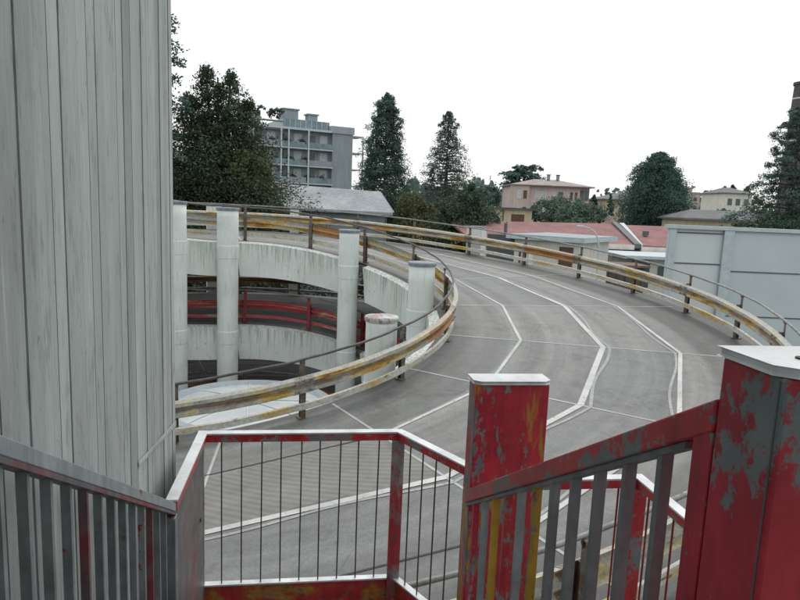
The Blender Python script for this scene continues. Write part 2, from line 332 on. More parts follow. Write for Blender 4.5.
def road(lev,a,b):
    rs=np.linspace(4.66,11.95,27); n=int((b-a)/.6); ths=[a+(b-a)*i/n for i in range(n+1)]
    vs=[];fs=[];sl=[];rp=[];rib=[]
    for th in ths:
        for r in rs: vs.append(P(r,th,0,lev)); rp.append((r-4.64)/(11.95-4.64))
    m=len(rs); uv=[]
    rnd=random.Random(5+lev); sv={}
    for i in range(n):
        for j in range(m-1):
            fs.append((i*m+j,(i)*m+j+1,(i+1)*m+j+1,(i+1)*m+j))
            tm=(ths[i]+ths[i+1])/2; rm=(rs[j]+rs[j+1])/2
            k=math.floor((tm-12.4)/23.5); zn=sum(rm>poly_r(x,tm) for x in LINES)
            sv.setdefault((k,zn),rnd.random()); sl.append(sv[(k,zn)])
            rib.append(1.0 if (zn==1 and tm<-58.1) else 0.0)
            uv.append([(R(ths[i])*8,rs[j]),(R(ths[i])*8,rs[j+1]),(R(ths[i+1])*8,rs[j+1]),(R(ths[i+1])*8,rs[j])])
    mb=MB(); mb.add(vs,fs,uv); o=mb.build('ramp_road',M['road'],smooth=True)
    me=o.data
    at=me.attributes.new('slab','FLOAT','FACE'); at.data.foreach_set('value',sl)
    at=me.attributes.new('rib','FLOAT','FACE'); at.data.foreach_set('value',rib)
    at=me.attributes.new('rp','FLOAT','POINT'); at.data.foreach_set('value',rp)
    # slab underneath
    mb=MB(); prof=[(4.67,-.05),(4.67,-.30),(11.94,-.34),(11.94,-.05)]
    sweep(mb,prof,0,a,b,2,lev); mb.build('road_slab',M['soffit'],o)
    return kind(o,'structure')
def sweep(mb,prof,r0,a,b,step,lev,closed=True,wob=0,seed=0):
    n=max(1,int(round((b-a)/step))); m=len(prof); rnd=random.Random(seed); vs=[];fs=[];uv=[]
    cum=[0]
    for i in range(m):
        p,q=prof[i],prof[(i+1)%m]; cum.append(cum[-1]+math.hypot(p[0]-q[0],p[1]-q[1]))
    ph=[rnd.uniform(0,6.28) for _ in range(6)]
    for i in range(n+1):
        th=a+(b-a)*i/n
        dr=wob*(math.sin(th*.21+ph[0])+.6*math.sin(th*.57+ph[1])); dz=wob*.7*(math.sin(th*.33+ph[2])+.6*math.sin(th*.81+ph[3]))
        for r,z in prof: vs.append(P(r0+r+dr,th,z+dz,lev))
    for i in range(n):
        u0=R(a+(b-a)*i/n)*max(r0,5);u1=R(a+(b-a)*(i+1)/n)*max(r0,5)
        for k in range(m):
            k2=(k+1)%m
            fs.append((i*m+k,i*m+k2,(i+1)*m+k2,(i+1)*m+k)); uv.append([(u0,cum[k]),(u0,cum[k+1]),(u1,cum[k+1]),(u1,cum[k])])
    fs.append(tuple(range(m-1,-1,-1))); uv.append([(0,0)]*m)
    fs.append(tuple(n*m+k for k in range(m))); uv.append([(0,0)]*m)
    mb.add(vs,fs,uv)
def strip(mb,pts,w,dz,lev):
    """flat painted strip following (r, th) points on the road"""
    n=len(pts); xy=[Vector((p[0]*math.cos(R(p[1])),p[0]*math.sin(R(p[1])))) for p in pts]
    vs=[];fs=[]
    for i in range(n):
        d=(xy[min(i+1,n-1)]-xy[max(i-1,0)]).normalized(); nn=Vector((-d.y,d.x))
        for s in (-1,1):
            q=xy[i]+nn*s*w/2; r=q.length; th=math.degrees(math.atan2(q.y,q.x)); th+=360*round((pts[i][1]-th)/360)
            vs.append(P(r,th,dz,lev))
    for i in range(n-1): fs.append((2*i,2*i+2,2*i+3,2*i+1))
    mb.add(vs,fs)
def markings(o,lev,a,b):
    js=[j for j in JS if a<j<b]
    for j in js:
        mb=MB(); strip(mb,[(4.75+k*.3,j) for k in range(24)],.045,.005,lev); mb.build('slab_joint',M['joint'],o)
    for li,rv in enumerate(LINES):
        mb=MB(); mg=MB(); ms=MB()
        for s0,s1 in zip([a]+js,js+[b]):
            n=12; seg=[(poly_r(rv,t),t) for t in [s0+(s1-s0)*(i+.0)/n for i in range(n)]]
            e=s1-1e-3; seg.append((poly_r(rv,e),e))
            if s0==a: seg=[(poly_r(rv,max(a,t)),max(a,t)) for _,t in seg]
            painted = not ((li==0 and s0<-58.2) or (li==2 and s0<-58.2))
            if painted: strip(mb,seg,(.07,.115,.08)[li],.009,lev)
            else: strip(ms,seg,.03,.007,lev)
            if li==1 or (li==2 and -58.2<=s0<40):
                off=.13 if li==1 else -.12
                seg2=[(r+off+.05*math.sin(t*.3),t) for r,t in seg]; strip(mg,seg2,.06 if li==1 else .05,.007,lev)
        if mb.v: mb.build('lane_line',M['line'],o)
        if mg.v: mb=mg.build('faded_lane_line',M['ghost'],o)
        if ms.v: ms.build('slab_joint',M['seam'],o)
roadA=road(0,-440,188); markings(roadA,0,-440,188)
roadB=road(1,-262,188); markings(roadB,1,-262,188)

def barrier(label,side,lev,a,b,posts,mats,seed,thin=False):
    """side +1: barrier on the inner edge (beam faces outward to the road), -1: on the outer edge"""
    r0=RI if side>0 else RO
    root=thing('crash_barrier',label,'crash barrier',P(r0,(a+b)/2,0,lev))
    s=side; n0=int(round((b-a)/1.0))
    w=[(.0,.455),(.012*s,.455),(.095*s,.490),(.098*s,.55),(.018*s,.588),(.018*s,.632),(.098*s,.665),(.095*s,.728),(.012*s,.765),(.0,.765),(.083*s,.724),(.083*s,.672),(.004*s,.64),(.004*s,.58),(.083*s,.545),(.083*s,.494)]
    if thin: w=[(r,.48+(z-.455)*.8) for r,z in w]
    mb=MB(); sweep(mb,[(r+.05*s,z) for r,z in w],r0,a,b,1.0,lev,wob=.004,seed=seed); bo=mb.build('beam',mats[0],root,smooth=False); q=len(w); vals=[0.]*(n0*q+2)
    for i in range(n0):
        tm=a+(b-a)*(i+.5)/n0
        if lev==0 and b>0 and ((side<0 and 33.2<tm<45.3) or (side>0 and (-32<tm<-14 or 62<tm<80))):
            for k in range(q): vals[i*q+k]=1.
    at=bo.data.attributes.new('org','FLOAT','FACE'); at.data.foreach_set('value',vals)
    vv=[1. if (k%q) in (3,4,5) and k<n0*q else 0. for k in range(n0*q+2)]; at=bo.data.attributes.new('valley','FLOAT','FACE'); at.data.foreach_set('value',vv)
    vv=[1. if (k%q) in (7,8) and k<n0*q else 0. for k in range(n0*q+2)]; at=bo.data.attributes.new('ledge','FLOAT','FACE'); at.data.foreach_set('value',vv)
    if lev==0 and b>0:
        for pi,th in enumerate(posts):
            if pi%2 or not a+3<th<b-3: continue
            da=math.degrees(.17/r0); mb=MB(); sweep(mb,[(r+.05*s+.005*s,z) for r,z in w],r0,th-da,th+da,da,lev); sp=mb.build('splice_plate',M['splice'],root)
            for ta in (-.6,.6):
                for zz in (.52,.697):
                    q0=P(r0+.150*s,th+da*ta,zz,lev); q1=P(r0+.170*s,th+da*ta,zz,lev); MB().cyl(q0,q1,.017,n=8).build('bolt',M['post_rust'],sp)
    zl,hl=(.17,.10) if thin else (.15,.13)
    mb=MB(); sweep(mb,[(.04*s,zl),(.09*s,zl+.01),(.09*s,zl+hl-.01),(.04*s,zl+hl)],r0,a,b,1.0,lev,wob=.006,seed=seed+1); mb.build('lower_rail',mats[1],root)
    mb=MB(); pr=[(.026*math.cos(k*math.pi/4),1.05+.026*math.sin(k*math.pi/4)) for k in range(8)]
    sweep(mb,pr,r0,a,b,1.5,lev,wob=.008,seed=seed+2); mb.build('handrail',mats[2],root,smooth=True)
    pb=MB() # I-section post with bent foot plate, built at the origin facing +x
    pb.box((-.045,-.05,0),(-.037,.05,1.03)); pb.box((.037,-.05,0),(.045,.05,.80)); pb.box((-.037,-.005,0),(.037,.005,.80))
    pb.box((-.10,-.09,0),(.10,.09,.014)); pb.cyl((-.041,-.035,1.0),(-.041,.035,1.0),.034,n=8)
    first=None
    for th in posts:
        if first is None: o=first=pb.build('post',mats[3],None); 
        else: o=first.copy(); col.objects.link(o)
        o.parent=root; o.location=P(r0,th,0,lev)-Vector(root.location); o.rotation_euler=(random.uniform(-.02,.02),random.uniform(-.02,.02),R(th)+(0 if s>0 else math.pi))
    return root
inner_posts=[-116,-91,-65.7,-40.2,-15,10,35,58.7,81,105,130,155,178]
outer_posts=[9.2+12*k for k in range(-12,15)]
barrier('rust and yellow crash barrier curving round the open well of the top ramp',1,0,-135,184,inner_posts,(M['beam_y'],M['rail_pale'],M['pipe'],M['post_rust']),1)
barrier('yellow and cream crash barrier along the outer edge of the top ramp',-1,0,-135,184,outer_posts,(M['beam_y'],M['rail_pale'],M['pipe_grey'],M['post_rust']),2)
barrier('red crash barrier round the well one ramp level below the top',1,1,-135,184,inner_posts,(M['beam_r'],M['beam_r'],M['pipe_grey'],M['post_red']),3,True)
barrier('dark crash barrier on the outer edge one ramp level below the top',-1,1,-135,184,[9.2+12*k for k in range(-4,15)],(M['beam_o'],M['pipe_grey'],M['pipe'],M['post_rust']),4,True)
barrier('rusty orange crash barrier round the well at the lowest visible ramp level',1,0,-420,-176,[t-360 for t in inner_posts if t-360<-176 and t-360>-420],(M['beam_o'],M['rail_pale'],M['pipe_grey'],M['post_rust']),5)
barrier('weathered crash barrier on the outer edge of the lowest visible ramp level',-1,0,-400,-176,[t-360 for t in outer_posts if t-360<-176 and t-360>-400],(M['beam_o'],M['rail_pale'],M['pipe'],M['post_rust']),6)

# white edge beams below the road edge, between the columns
def fascia(lev,a,b,label):
    ts=np.linspace(a,b,14); vs=[];fs=[];dr=[]
    prof=[(4.40,-.045),(4.40,-1.06),(4.655,-1.06),(4.655,.0)]
    for i,t in enumerate(ts):
        for r,z in prof:
            tt=t
            if i==len(ts)-1 and z<-.9: tt=t-1.5
            vs.append(P(r,tt,z,lev)); dr.append(0. if z>-.5 else 1.)
    m=4;n=len(ts)-1
    for i in range(n):
        for k in range(m): fs.append((i*m+k,(i+1)*m+k,(i+1)*m+(k+1)%m,i*m+(k+1)%m))
    fs+= [(0,1,2,3),tuple(n*m+k for k in (3,2,1,0))]
    mb=MB().add(vs,fs); o=mb.build('edge_beam',M['fascia'],None)
    at=o.data.attributes.new('drop','FLOAT','POINT'); at.data.foreach_set('value',dr)
    return tag(o,label,'beam','white concrete beams round the ramp well')
fascia(0,115.5,158,'stained white concrete beam of the top ramp, left of the tall round column')
fascia(0,64,108.6,'long stained white concrete beam of the top ramp between the two tall round columns')
fascia(0,16,55,'short sloping white concrete beam of the top ramp, right of the second tall column')
fascia(0,-38,8,'white concrete beam of the top ramp behind the short capped column')
fascia(1,115.5,158,'white concrete beam of the level below, at far left beside the tall round column')
fascia(1,64,108.6,'long white concrete beam of the level below, under the red barrier')
fascia(1,16,55,'white concrete beam of the level below, right of the second tall column')
fascia(2,64,108.6,'shaded white concrete beam at the lowest visible ramp level')

def column(r,th,rad,label,capm,h=1.10,seam=True):
    base=Vector((CX+r*math.cos(R(th)),CY+r*math.sin(R(th)),-10)); top=zt(th)+h
    root=thing('round_column',label,'column',base,'round white columns in the ramp well')
    mb=MB(); prof=[]; z=-10
    while z<top-.06:
        prof.append((rad*(1+.012*random.uniform(-1,1)),z)); z+=.45
    prof.append((rad*.995,top-.05)); prof.append((0.001,top-.05))
    mb.lathe(prof,(base.x,base.y,0),28); mb.build('shaft',M['white'],root,smooth=True)
    for lv in range(3):
        zz=zt(th)-lv*DROP
        if zz-1<-9.8: continue
        mb=MB(); mb.lathe([(rad*.98,zz-.52),(rad*1.025,zz-.50),(rad*1.045,zz-.12),(rad*.98,zz-.10)],(base.x,base.y,0),28); mb.build('collar',M['white'],root,smooth=False)
    mb=MB(); mb.lathe([(rad*.9,top-.09),(rad*1.07,top-.09),(rad*1.10,top-.03),(rad*1.06,top),(0.001,top+.012)],(base.x,base.y,0),28); mb.build('cap',capm,root)
    return root
column(4.28,112,.315,'tall round white column on the far side of the well, left of the long beam',M['cap_blue'],1.02)
column(4.32,61.2,.30,'tall round white column between the two upper beams, nearer the road',M['cap_blue'],.96)
column(4.3,12.2,.335,'round white column tucked against the inside of the bend, behind the barrier',M['cap_blue'],1.12)
column(4.45,-41.6,.31,'short round white column with a bright rusty rim cap behind the near barrier',M['cap_pale'],1.22)
column(4.25,132.6,.30,'round white column at the edge of the big concrete wall, mostly hidden by it',M['cap_blue'],1.02)
def pier(r,th,wd,dp,h,label):
    c=P(r,th); root=thing('outer_pier',label,'pier',(c.x,c.y,-10),'square piers on the outer side of the ramp')
    Mx=Matrix.Translation((c.x,c.y,0))@Matrix.Rotation(R(th),4,'Z')
    MB().box((-dp/2,-wd/2,-10),(dp/2,wd/2,c.z+h-.06),Mx).build('shaft',M['white'],root,bevel=.015)
    MB().box((-dp/2-.03,-wd/2-.03,c.z+h-.06),(dp/2+.03,wd/2+.03,c.z+h),Mx).build('cap',M['cap_blue'],root,bevel=.01)
pier(12.25,57.3,.66,.45,1.10,'pale grey square pier behind the outer barrier at the top of the bend')
pier(12.25,94.5,.40,.40,1.05,'small white square pier on the far outer edge in front of the grey roof')
pier(12.25,110.2,.60,.45,1.05,'white square pier on the far outer edge just behind the tall round column')
pier(12.2,46.5,.34,.3,.55,'low white square pier behind the outer barrier, near the flat roofed house')

# domed skylight at the middle of the well
root=thing('dome_skylight','round milky white domed skylight with ribs at the bottom of the well','skylight',(CX,CY,-10))
dr=1.85
MB().lathe([(dr+.05,-10),(dr+.05,-5.35)],(CX,CY,0),48).build('drum',M['pl_greyd'],root,smooth=True)
MB().lathe([(dr+.02,-5.35),(dr+.30,-5.35),(dr+.30,-5.06),(dr+.26,-5.02),(dr+.06,-5.02),(dr-.02,-5.08),(dr-.05,-5.14)],(CX,CY,0),64).build('rim',M['pl_blue'],root)
dp=[(dr*math.cos(k*math.pi/20),-5.10+.13*math.sin(k*math.pi/20)) for k in range(11)]
MB().lathe(dp,(CX,CY,0),64).build('shell',M['dome'],root,smooth=True)
for k in range(8):
    a=R(12+45*k); pts=[(CX+dr*math.cos(t)*math.cos(a),CY+dr*math.cos(t)*math.sin(a),-5.09+.14*math.sin(t)) for t in [j*math.pi/2/10 for j in range(10)]]
    MB().tube(pts,.022,6).build('rib',M['rib'],root)

# ------------------------------------------------------------------ stair frame: t along the flight, w to the right
AZ=R(-8.35); SV=Vector((math.sin(AZ),math.cos(AZ),0)); NV=Vector((math.cos(AZ),-math.sin(AZ),0))
SM=Matrix(((NV.x,SV.x,0,0),(NV.y,SV.y,0,0),(0,0,1,0),(0,0,0,1)))    # (w,t,z) -> world
def S(w,t,z): return SM@Vector((w,t,z))
def sbox(mb,w0,w1,t0,t1,z0,z1): return mb.box((w0,t0,z0),(w1,t1,z1),SM)
def skew(mb,w0,w1,t0,t1,za,zb,h):
    """bar sloping from height za at t0 to zb at t1, h tall (top heights given)"""
    vs=[S(w,t,z) for t,zz in ((t0,za),(t1,zb)) for w,z in ((w0,zz-h),(w1,zz-h),(w1,zz),(w0,zz))]
    mb.add(vs,[(3,2,1,0),(4,5,6,7),(0,1,5,4),(1,2,6,5),(2,3,7,6),(3,0,4,7)])
SL=.577
def ztop(t): return -1.5+SL*(3.1-t)
# board-formed stair tower
def tower():
    vs=[];fs=[];sh=[]; rnd=random.Random(11)
    z0,z1=-10,5; t=3.855; w=-.772; x=t
    def quad(a,b,c,d,s): 
        o=len(vs); vs.extend([a,b,c,d]); fs.append((o,o+1,o+2,o+3)); sh.append(s)
    prev=None; end_w=w
    while x>-2.2:
        bw=rnd.choice((.055,.065,.07,.08,.09,.10)); dpt=rnd.uniform(-.0025,.0025); s=rnd.random(); g=rnd.choice((.002,.003,.004))
        s=.14+.86*s
        if rnd.random()<.5: s=.5+.3*(s-.5)
        zs=[z0]+sorted(rnd.uniform(-6,4) for _ in range(1))+[z1]
        a=x; b=x-bw
        ww=w+dpt
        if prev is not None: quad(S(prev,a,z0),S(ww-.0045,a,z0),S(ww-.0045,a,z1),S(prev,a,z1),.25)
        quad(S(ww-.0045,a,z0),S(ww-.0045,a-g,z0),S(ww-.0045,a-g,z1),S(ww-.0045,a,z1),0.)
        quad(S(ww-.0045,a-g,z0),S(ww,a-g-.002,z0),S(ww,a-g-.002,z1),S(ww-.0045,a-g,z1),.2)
        quad(S(ww,a-g-.002,z0),S(ww,b,z0),S(ww,b,z1),S(ww,a-g-.002,z1),s)
        prev=ww; x=b
    # far end face, back and top
    for k in range(28):
        wa=w-.007-.16*k; wb=wa-.16; d=rnd.uniform(0,.006)
        quad(S(wb,t+d,z0),S(wa,t+d,z0),S(wa,t+d,z1),S(wb,t+d,z1),rnd.random())
    wl=w-.007-.16*28
    quad(S(wl,t,z0),S(wl,-2.3,z0),S(wl,-2.3,z1),S(wl,t,z1),.5)
    quad(S(wl,-2.3,z0),S(w,-2.3,z0),S(w,-2.3,z1),S(wl,-2.3,z1),.5)
    quad(S(w,-2.3,z1),S(w,t,z1),S(wl,t,z1),S(wl,-2.3,z1),.5)
    root=thing('stair_tower','tall board marked grey concrete wall of the stair tower, filling the left side','wall',S(-2.5,1,-10))
    mb=MB().add(vs,fs); o=mb.build('wall',M['boards'],root)
    at=o.data.attributes.new('shade','FLOAT','FACE'); at.data.foreach_set('value',sh)
    mb=MB(); sbox(mb,-.70,4.2,-3.0,-2.35,-10,5); o2=mb.build('unseen_rear_wall',M['boards'],root); at=o2.data.attributes.new('shade','FLOAT','FACE'); at.data.foreach_set('value',[.6]*6)  # unseen wall behind the camera, added to darken the camera-facing faces
    # slightly raised lower lift of concrete with a slanting top edge
    mb=MB(); a,b,c,d=(3.858,-1.335),(3.0,-1.24),(3.0,-1.255),(3.858,-1.353)
    a,b,c,d=(3.858,-1.335),(3.0,-1.24),(3.0,-1.250),(3.858,-1.347); vs2=[S(-.7685,*a),S(-.7685,*b),S(-.7668,*c),S(-.7668,*d),S(-.7668,3.858,-1.365),S(-.7668,3.0,-1.262),S(-.7685,3.0,-1.27),S(-.7685,3.858,-1.375)]
    mb.add(vs2,[(0,1,2,3),(3,2,5,4),(4,5,6,7),(0,3,4,7),(1,6,5,2)])
    o=mb.build('pour_ridge',M['boards'],root); at=o.data.attributes.new('shade','FLOAT','FACE'); at.data.foreach_set('value',[.6]*5)
tower()

# --- left stair railing (flat bars in front of the concrete wall)
root=thing('stair_railing','grey steel stair railing with flat bars running down beside the concrete wall','railing',S(-.65,2,-2.2))
W=-.648; TL0=.55
mb=MB(); skew(mb,W-.022,W+.022,TL0,3.13,ztop(TL0),ztop(3.13)+.004,.046); mb.build('handrail',M['steel_mid'],root,bevel=.003)
mb=MB(); skew(mb,W-.014,W+.026,TL0,3.10,ztop(TL0)-.047,ztop(3.10)-.047,.016); mb.build('under_strip',M['steel_red'],root)
mb=MB(); skew(mb,W-.016,W+.016,TL0,3.10,ztop(TL0)-.95,ztop(3.10)-.95,.045); mb.build('bottom_rail',M['steel_dark'],root)
t=.74;k=0
while t<3.02:
    mb=MB(); sbox(mb,W-.012,W+.014,t-.0075,t+.0075,ztop(t)-.97,ztop(t)-.052)
    mb.build('bar',M['steel_red'] if k in (4,9,15) else M['steel_dark'],root); t+=.1295;k+=1
mb=MB(); sbox(mb,W-.03,W+.03,3.06,3.12,-2.65,-1.562); mb.build('end_post',M['steel_dark'],root,bevel=.004)

# --- railing round the lower landing
LT=-1.5; LB=-2.565
root=thing('landing_railing','red and bare steel railing with thin rods round the lower stair landing','railing',S(.5,3.6,-2.62))
path=[(-.648,3.13),(-.648,4.085),(.633,4.085),(1.075,3.29),(1.93,3.29),(1.93,2.3)]
def offset_bar(mb,path,half,z0,z1):
    n=len(path); L=[];Rr=[]
    for i,(w,t) in enumerate(path):
        ds=[]
        if i>0: d=Vector((w-path[i-1][0],t-path[i-1][1])).normalized(); ds.append(d)
        if i<n-1: d=Vector((path[i+1][0]-w,path[i+1][1]-t)).normalized(); ds.append(d)
        nn=Vector((0,0))
        for d in ds: nn+=Vector((-d.y,d.x))
        nn.normalize(); k=half/max(.4,nn.dot(Vector((-ds[0].y,ds[0].x))))
        L.append((w+nn.x*k,t+nn.y*k)); Rr.append((w-nn.x*k,t-nn.y*k))
    vs=[];fs=[]
    for l,r in zip(L,Rr): vs+=[S(l[0],l[1],z0),S(r[0],r[1],z0),S(r[0],r[1],z1),S(l[0],l[1],z1)]
    for i in range(n-1):
        for k in range(4): fs.append((4*i+k,4*i+(k+1)%4,4*i+4+(k+1)%4,4*i+4+k))
    fs+=[(3,2,1,0),tuple(4*(n-1)+k for k in range(4))]
    mb.add(vs,fs)
mb=MB(); offset_bar(mb,path,.026,LT-.056,LT-.006); mb.build('top_rail',M['rail_red'],root)
mb=MB(); offset_bar(mb,path,.030,LT-.006,LT+.004); mb.build('sheen_strip',M['cap'],root)  # strip added to paint the sky's reflection along the rail top
mb=MB(); offset_bar(mb,path[1:],.012,LB-.30,LB); mb.build('kick_plate',M['beam_plate'],root)
mb=MB(); offset_bar(mb,path[1:],.024,LB+.001,LB+.012); mb.build('kick_strip',M['cap'],root)
mb=MB(); sbox(mb,-.654,-.642,3.13,4.06,-2.9,LT-.058); mb.build('side_panel',M['plate'],root)
mb=MB(); mb.cyl(S(-.641,3.93,-2.02),S(-.636,3.93,-2.02),.013,n=10); mb.build('bolt',M['dark'],root)
mb=MB(); sbox(mb,-.656,-.640,4.06,4.095,-2.9,LT-.057); mb.build('corner_post',M['pipe_grey'],root)
def lpost(w,t,m,a=.042,b=.012):
    mb=MB(); sbox(mb,w-a,w+a,t-b,t+b,LB-.3,LT-.057); mb.build('post',m,root,bevel=.002)
lpost(.625,4.062,M['post_mix']); lpost(1.925,3.27,M['rail_red'],.045); lpost(1.08,3.262,M['rail_red'],.03)
for k in range(9):
    w=-.648+.128*(k+.92); MB().cyl(S(w,4.085+.002*math.sin(k*2.1),LB+.01),S(w+.006*math.sin(k*3.3),4.085,LT-.05),.0052,n=6).build('rod',M['pipe'],root)
for a,b,n in ((2,3,6),(3,4,6),(4,5,7)):
    for k in range(1,n+1):
        f=k/(n+1); w=path[a][0]+(path[b][0]-path[a][0])*f; t=path[a][1]+(path[b][1]-path[a][1])*f
        MB().cyl(S(w,t,LB+.01),S(w,t,LT-.05),.0058 if a>2 else .0052,n=6).build('rod',M['post_red'] if a>2 else M['pipe'],root)

# --- right stair railing
root=thing('stair_railing','red chipped stair railing with bars sloping between the two red box posts','railing',S(.72,1.8,-2.2))
def zr(t): return -.304-.570*(t-.972)
W0,W1=.698,.742
mb=MB(); skew(mb,W0,W1,.975,2.565,zr(.975),zr(2.565),.060); mb.build('handrail',M['rail_red'],root,bevel=.004)
mb=MB(); skew(mb,W0+.008,W1-.004,1.06,2.56,zr(1.06)-.061,zr(2.56)-.061,.014); mb.build('under_strip',M['steel_dark'],root)
mb=MB(); sbox(mb,W0+.002,W0+.022,0.974,1.028,-2.0,-.368); mb.build('end_plate',M['red'],root,bevel=.002)
cols=['steel_dark','steel_dark','steel_dark','steel_dark','steel_dark','bar_yellow','steel_mid','rail_red','bar_yellow','steel_mid','red_y','steel_mid']
t=1.14
for k in range(11):
    mb=MB(); sbox(mb,W0+.010,W0+.036,t-.0085,t+.0085,zr(t)-1.0,zr(t)-.062); mb.build('bar',M[cols[k]],root); t+=.132
mb=MB(); skew(mb,W0+.006,W1-.006,1.06,2.56,zr(1.06)-1.0,zr(2.56)-1.0,.045); mb.build('bottom_rail',M['steel_dark'],root)

def newel(w0,w1,t0,t1,zt_,label,mat,capz=.016):
    root=thing('box_post',label,'post',S((w0+w1)/2,(t0+t1)/2,-2.9))
    mb=MB(); sbox(mb,w0,w1,t0,t1,-2.9,zt_-capz-.001); mb.build('shell',M[mat],root,bevel=.006)
    pts=[(w0-.004,t1+.003),(w0-.004,t0+.02),(w0+.022,t0-.004),(w1-.022,t0-.004),(w1+.004,t0+.02),(w1+.004,t1+.003)]
    mb=MB(); vs=[S(w,t,z) for z in (zt_-capz,zt_) for w,t in pts]; n=len(pts)
    mb.add(vs,[tuple(range(n-1,-1,-1)) if False else tuple(range(n)),tuple(range(n,2*n))[::-1]]+[(i,(i+1)%n,n+(i+1)%n,n+i) for i in range(n)])
    mb.build('cap',M['cap'],root,bevel=.004)
    return root
r1=newel(.722,1.052,2.575,2.69,-.727,'red box post with white top at the bottom of the flight, mid view','red_y')
r2=newel(.700,1.04,.826,.972,-.213,'large scraped red box post with white top in the right foreground','red')
MB().cyl(S(.775,.885,-.213),S(.775,.885,-.2105),.011,n=12).build('lock_hole',M['dark'],r2)
MB().cyl(S(.80,.90,-.213),S(.80,.90,-.211),.006,n=10).build('lock_hole',M['dark'],r2)
mb=MB(); sbox(mb,.6985,.7005,.834,.837,-2.4,-.235); mb.build('weld_seam',M['trim_d'],r2)
MB().cyl(S(.7215,2.585,-1.29),S(.716,2.585,-1.29),.01,n=10).build('bolt_hole',M['dark'],r1)

# stairs and landings under the camera
root=thing('steel_staircase','steel stair flight with landings between the railings, dropping toward the ramp','staircase',S(0,1.8,-2.7))
mb=MB(); sbox(mb,-.74,1.95,-1.6,.98,-1.50,-1.42); mb.build('upper_landing',M['metal_deck'],root)
mb=MB(); sbox(mb,-.64,.62,2.80,4.06,-2.86,-2.80); sbox(mb,.62,1.92,2.80,3.26,-2.86,-2.80); mb.build('lower_landing',M['metal_deck'],root)
for k in range(6):
    mb=MB(); sbox(mb,-.60,.66,.99+.295*k,1.30+.295*k,-1.42-.17*(k+1)-.03,-1.42-.17*(k+1)); mb.build('tread',M['metal_deck'],root)
for w in (-.628,.676):
    mb=MB(); skew(mb,w-.012,w+.012,.985,2.795,-1.42,-2.46,.24); mb.build('stringer',M['rail_red'],root)
for w,t in ((-.6,4.0),(1.85,3.2)):
    mb=MB(); sbox(mb,w-.05,w+.05,t-.05,t+.05,-10,-2.865); mb.build('support_leg',M['steel_dark'],root)

# ------------------------------------------------------------------ ground
mb=MB(); mb.add([(-2500,-600,-10),(2500,-600,-10),(2500,4000,-10),(-2500,4000,-10)],[(0,1,2,3)]); kind(mb.build('ground',M['ground']),'structure')

# ------------------------------------------------------------------ vegetation
def leaves(name,pos,size,shade,mat,parent,aspect=.55,up=0.,dirs=None,ds=.5):
    """many small leaf-sized faces as one mesh"""
    pos=np.asarray(pos,float); n=len(pos); size=np.broadcast_to(size,(n,)) if np.ndim(size)<=1 else size
    a=RNG.normal(size=(n,3)) 
    if dirs is not None: a=a*ds+np.asarray(dirs)
    a/=np.linalg.norm(a,axis=1,keepdims=True)+1e-9
    b=RNG.normal(size=(n,3)); b[:,2]*=(1-up); b-= (b*a).sum(1,keepdims=True)*a; b/=np.linalg.norm(b,axis=1,keepdims=True)+1e-9
    s=np.asarray(size)[:,None]*RNG.uniform(.6,1.25,(n,1))
    A=a*s*.5;B=b*s*.5*aspect
    o=np.array(parent.location) if parent is not None else np.zeros(3)
    v=np.stack([pos-A-B*.25,pos+B-A*.1,pos+A,pos-B-A*.1],1).reshape(-1,3)-o
    me=bpy.data.meshes.new(name); me.vertices.add(4*n); me.vertices.foreach_set('co',v.ravel()); me.loops.add(4*n); me.loops.foreach_set('vertex_index',np.arange(4*n))
    me.polygons.add(n); me.polygons.foreach_set('loop_start',np.arange(0,4*n,4)); me.polygons.foreach_set('loop_total',np.full(n,4))
    at=me.attributes.new('shade','FLOAT','FACE'); at.data.foreach_set('value',np.asarray(shade,float)); me.materials.append(mat); me.update(); me.validate()
    ob=bpy.data.objects.new(name,me); col.objects.link(ob)
    if parent is not None: ob.parent=parent
    return ob
def trunk(root,x,y,z0,z1,r,mat=None,lean=0,limbs=None):
    pts=[(x+lean*(k/8)**1.5+.05*r*math.sin(k*2.3),y,z0+(z1-z0)*k/8) for k in range(9)]
    return (limbs or MB()).tube(pts,[r*(1-.9*k/8) for k in range(9)],9).build('trunk',mat or M['bark'],root)
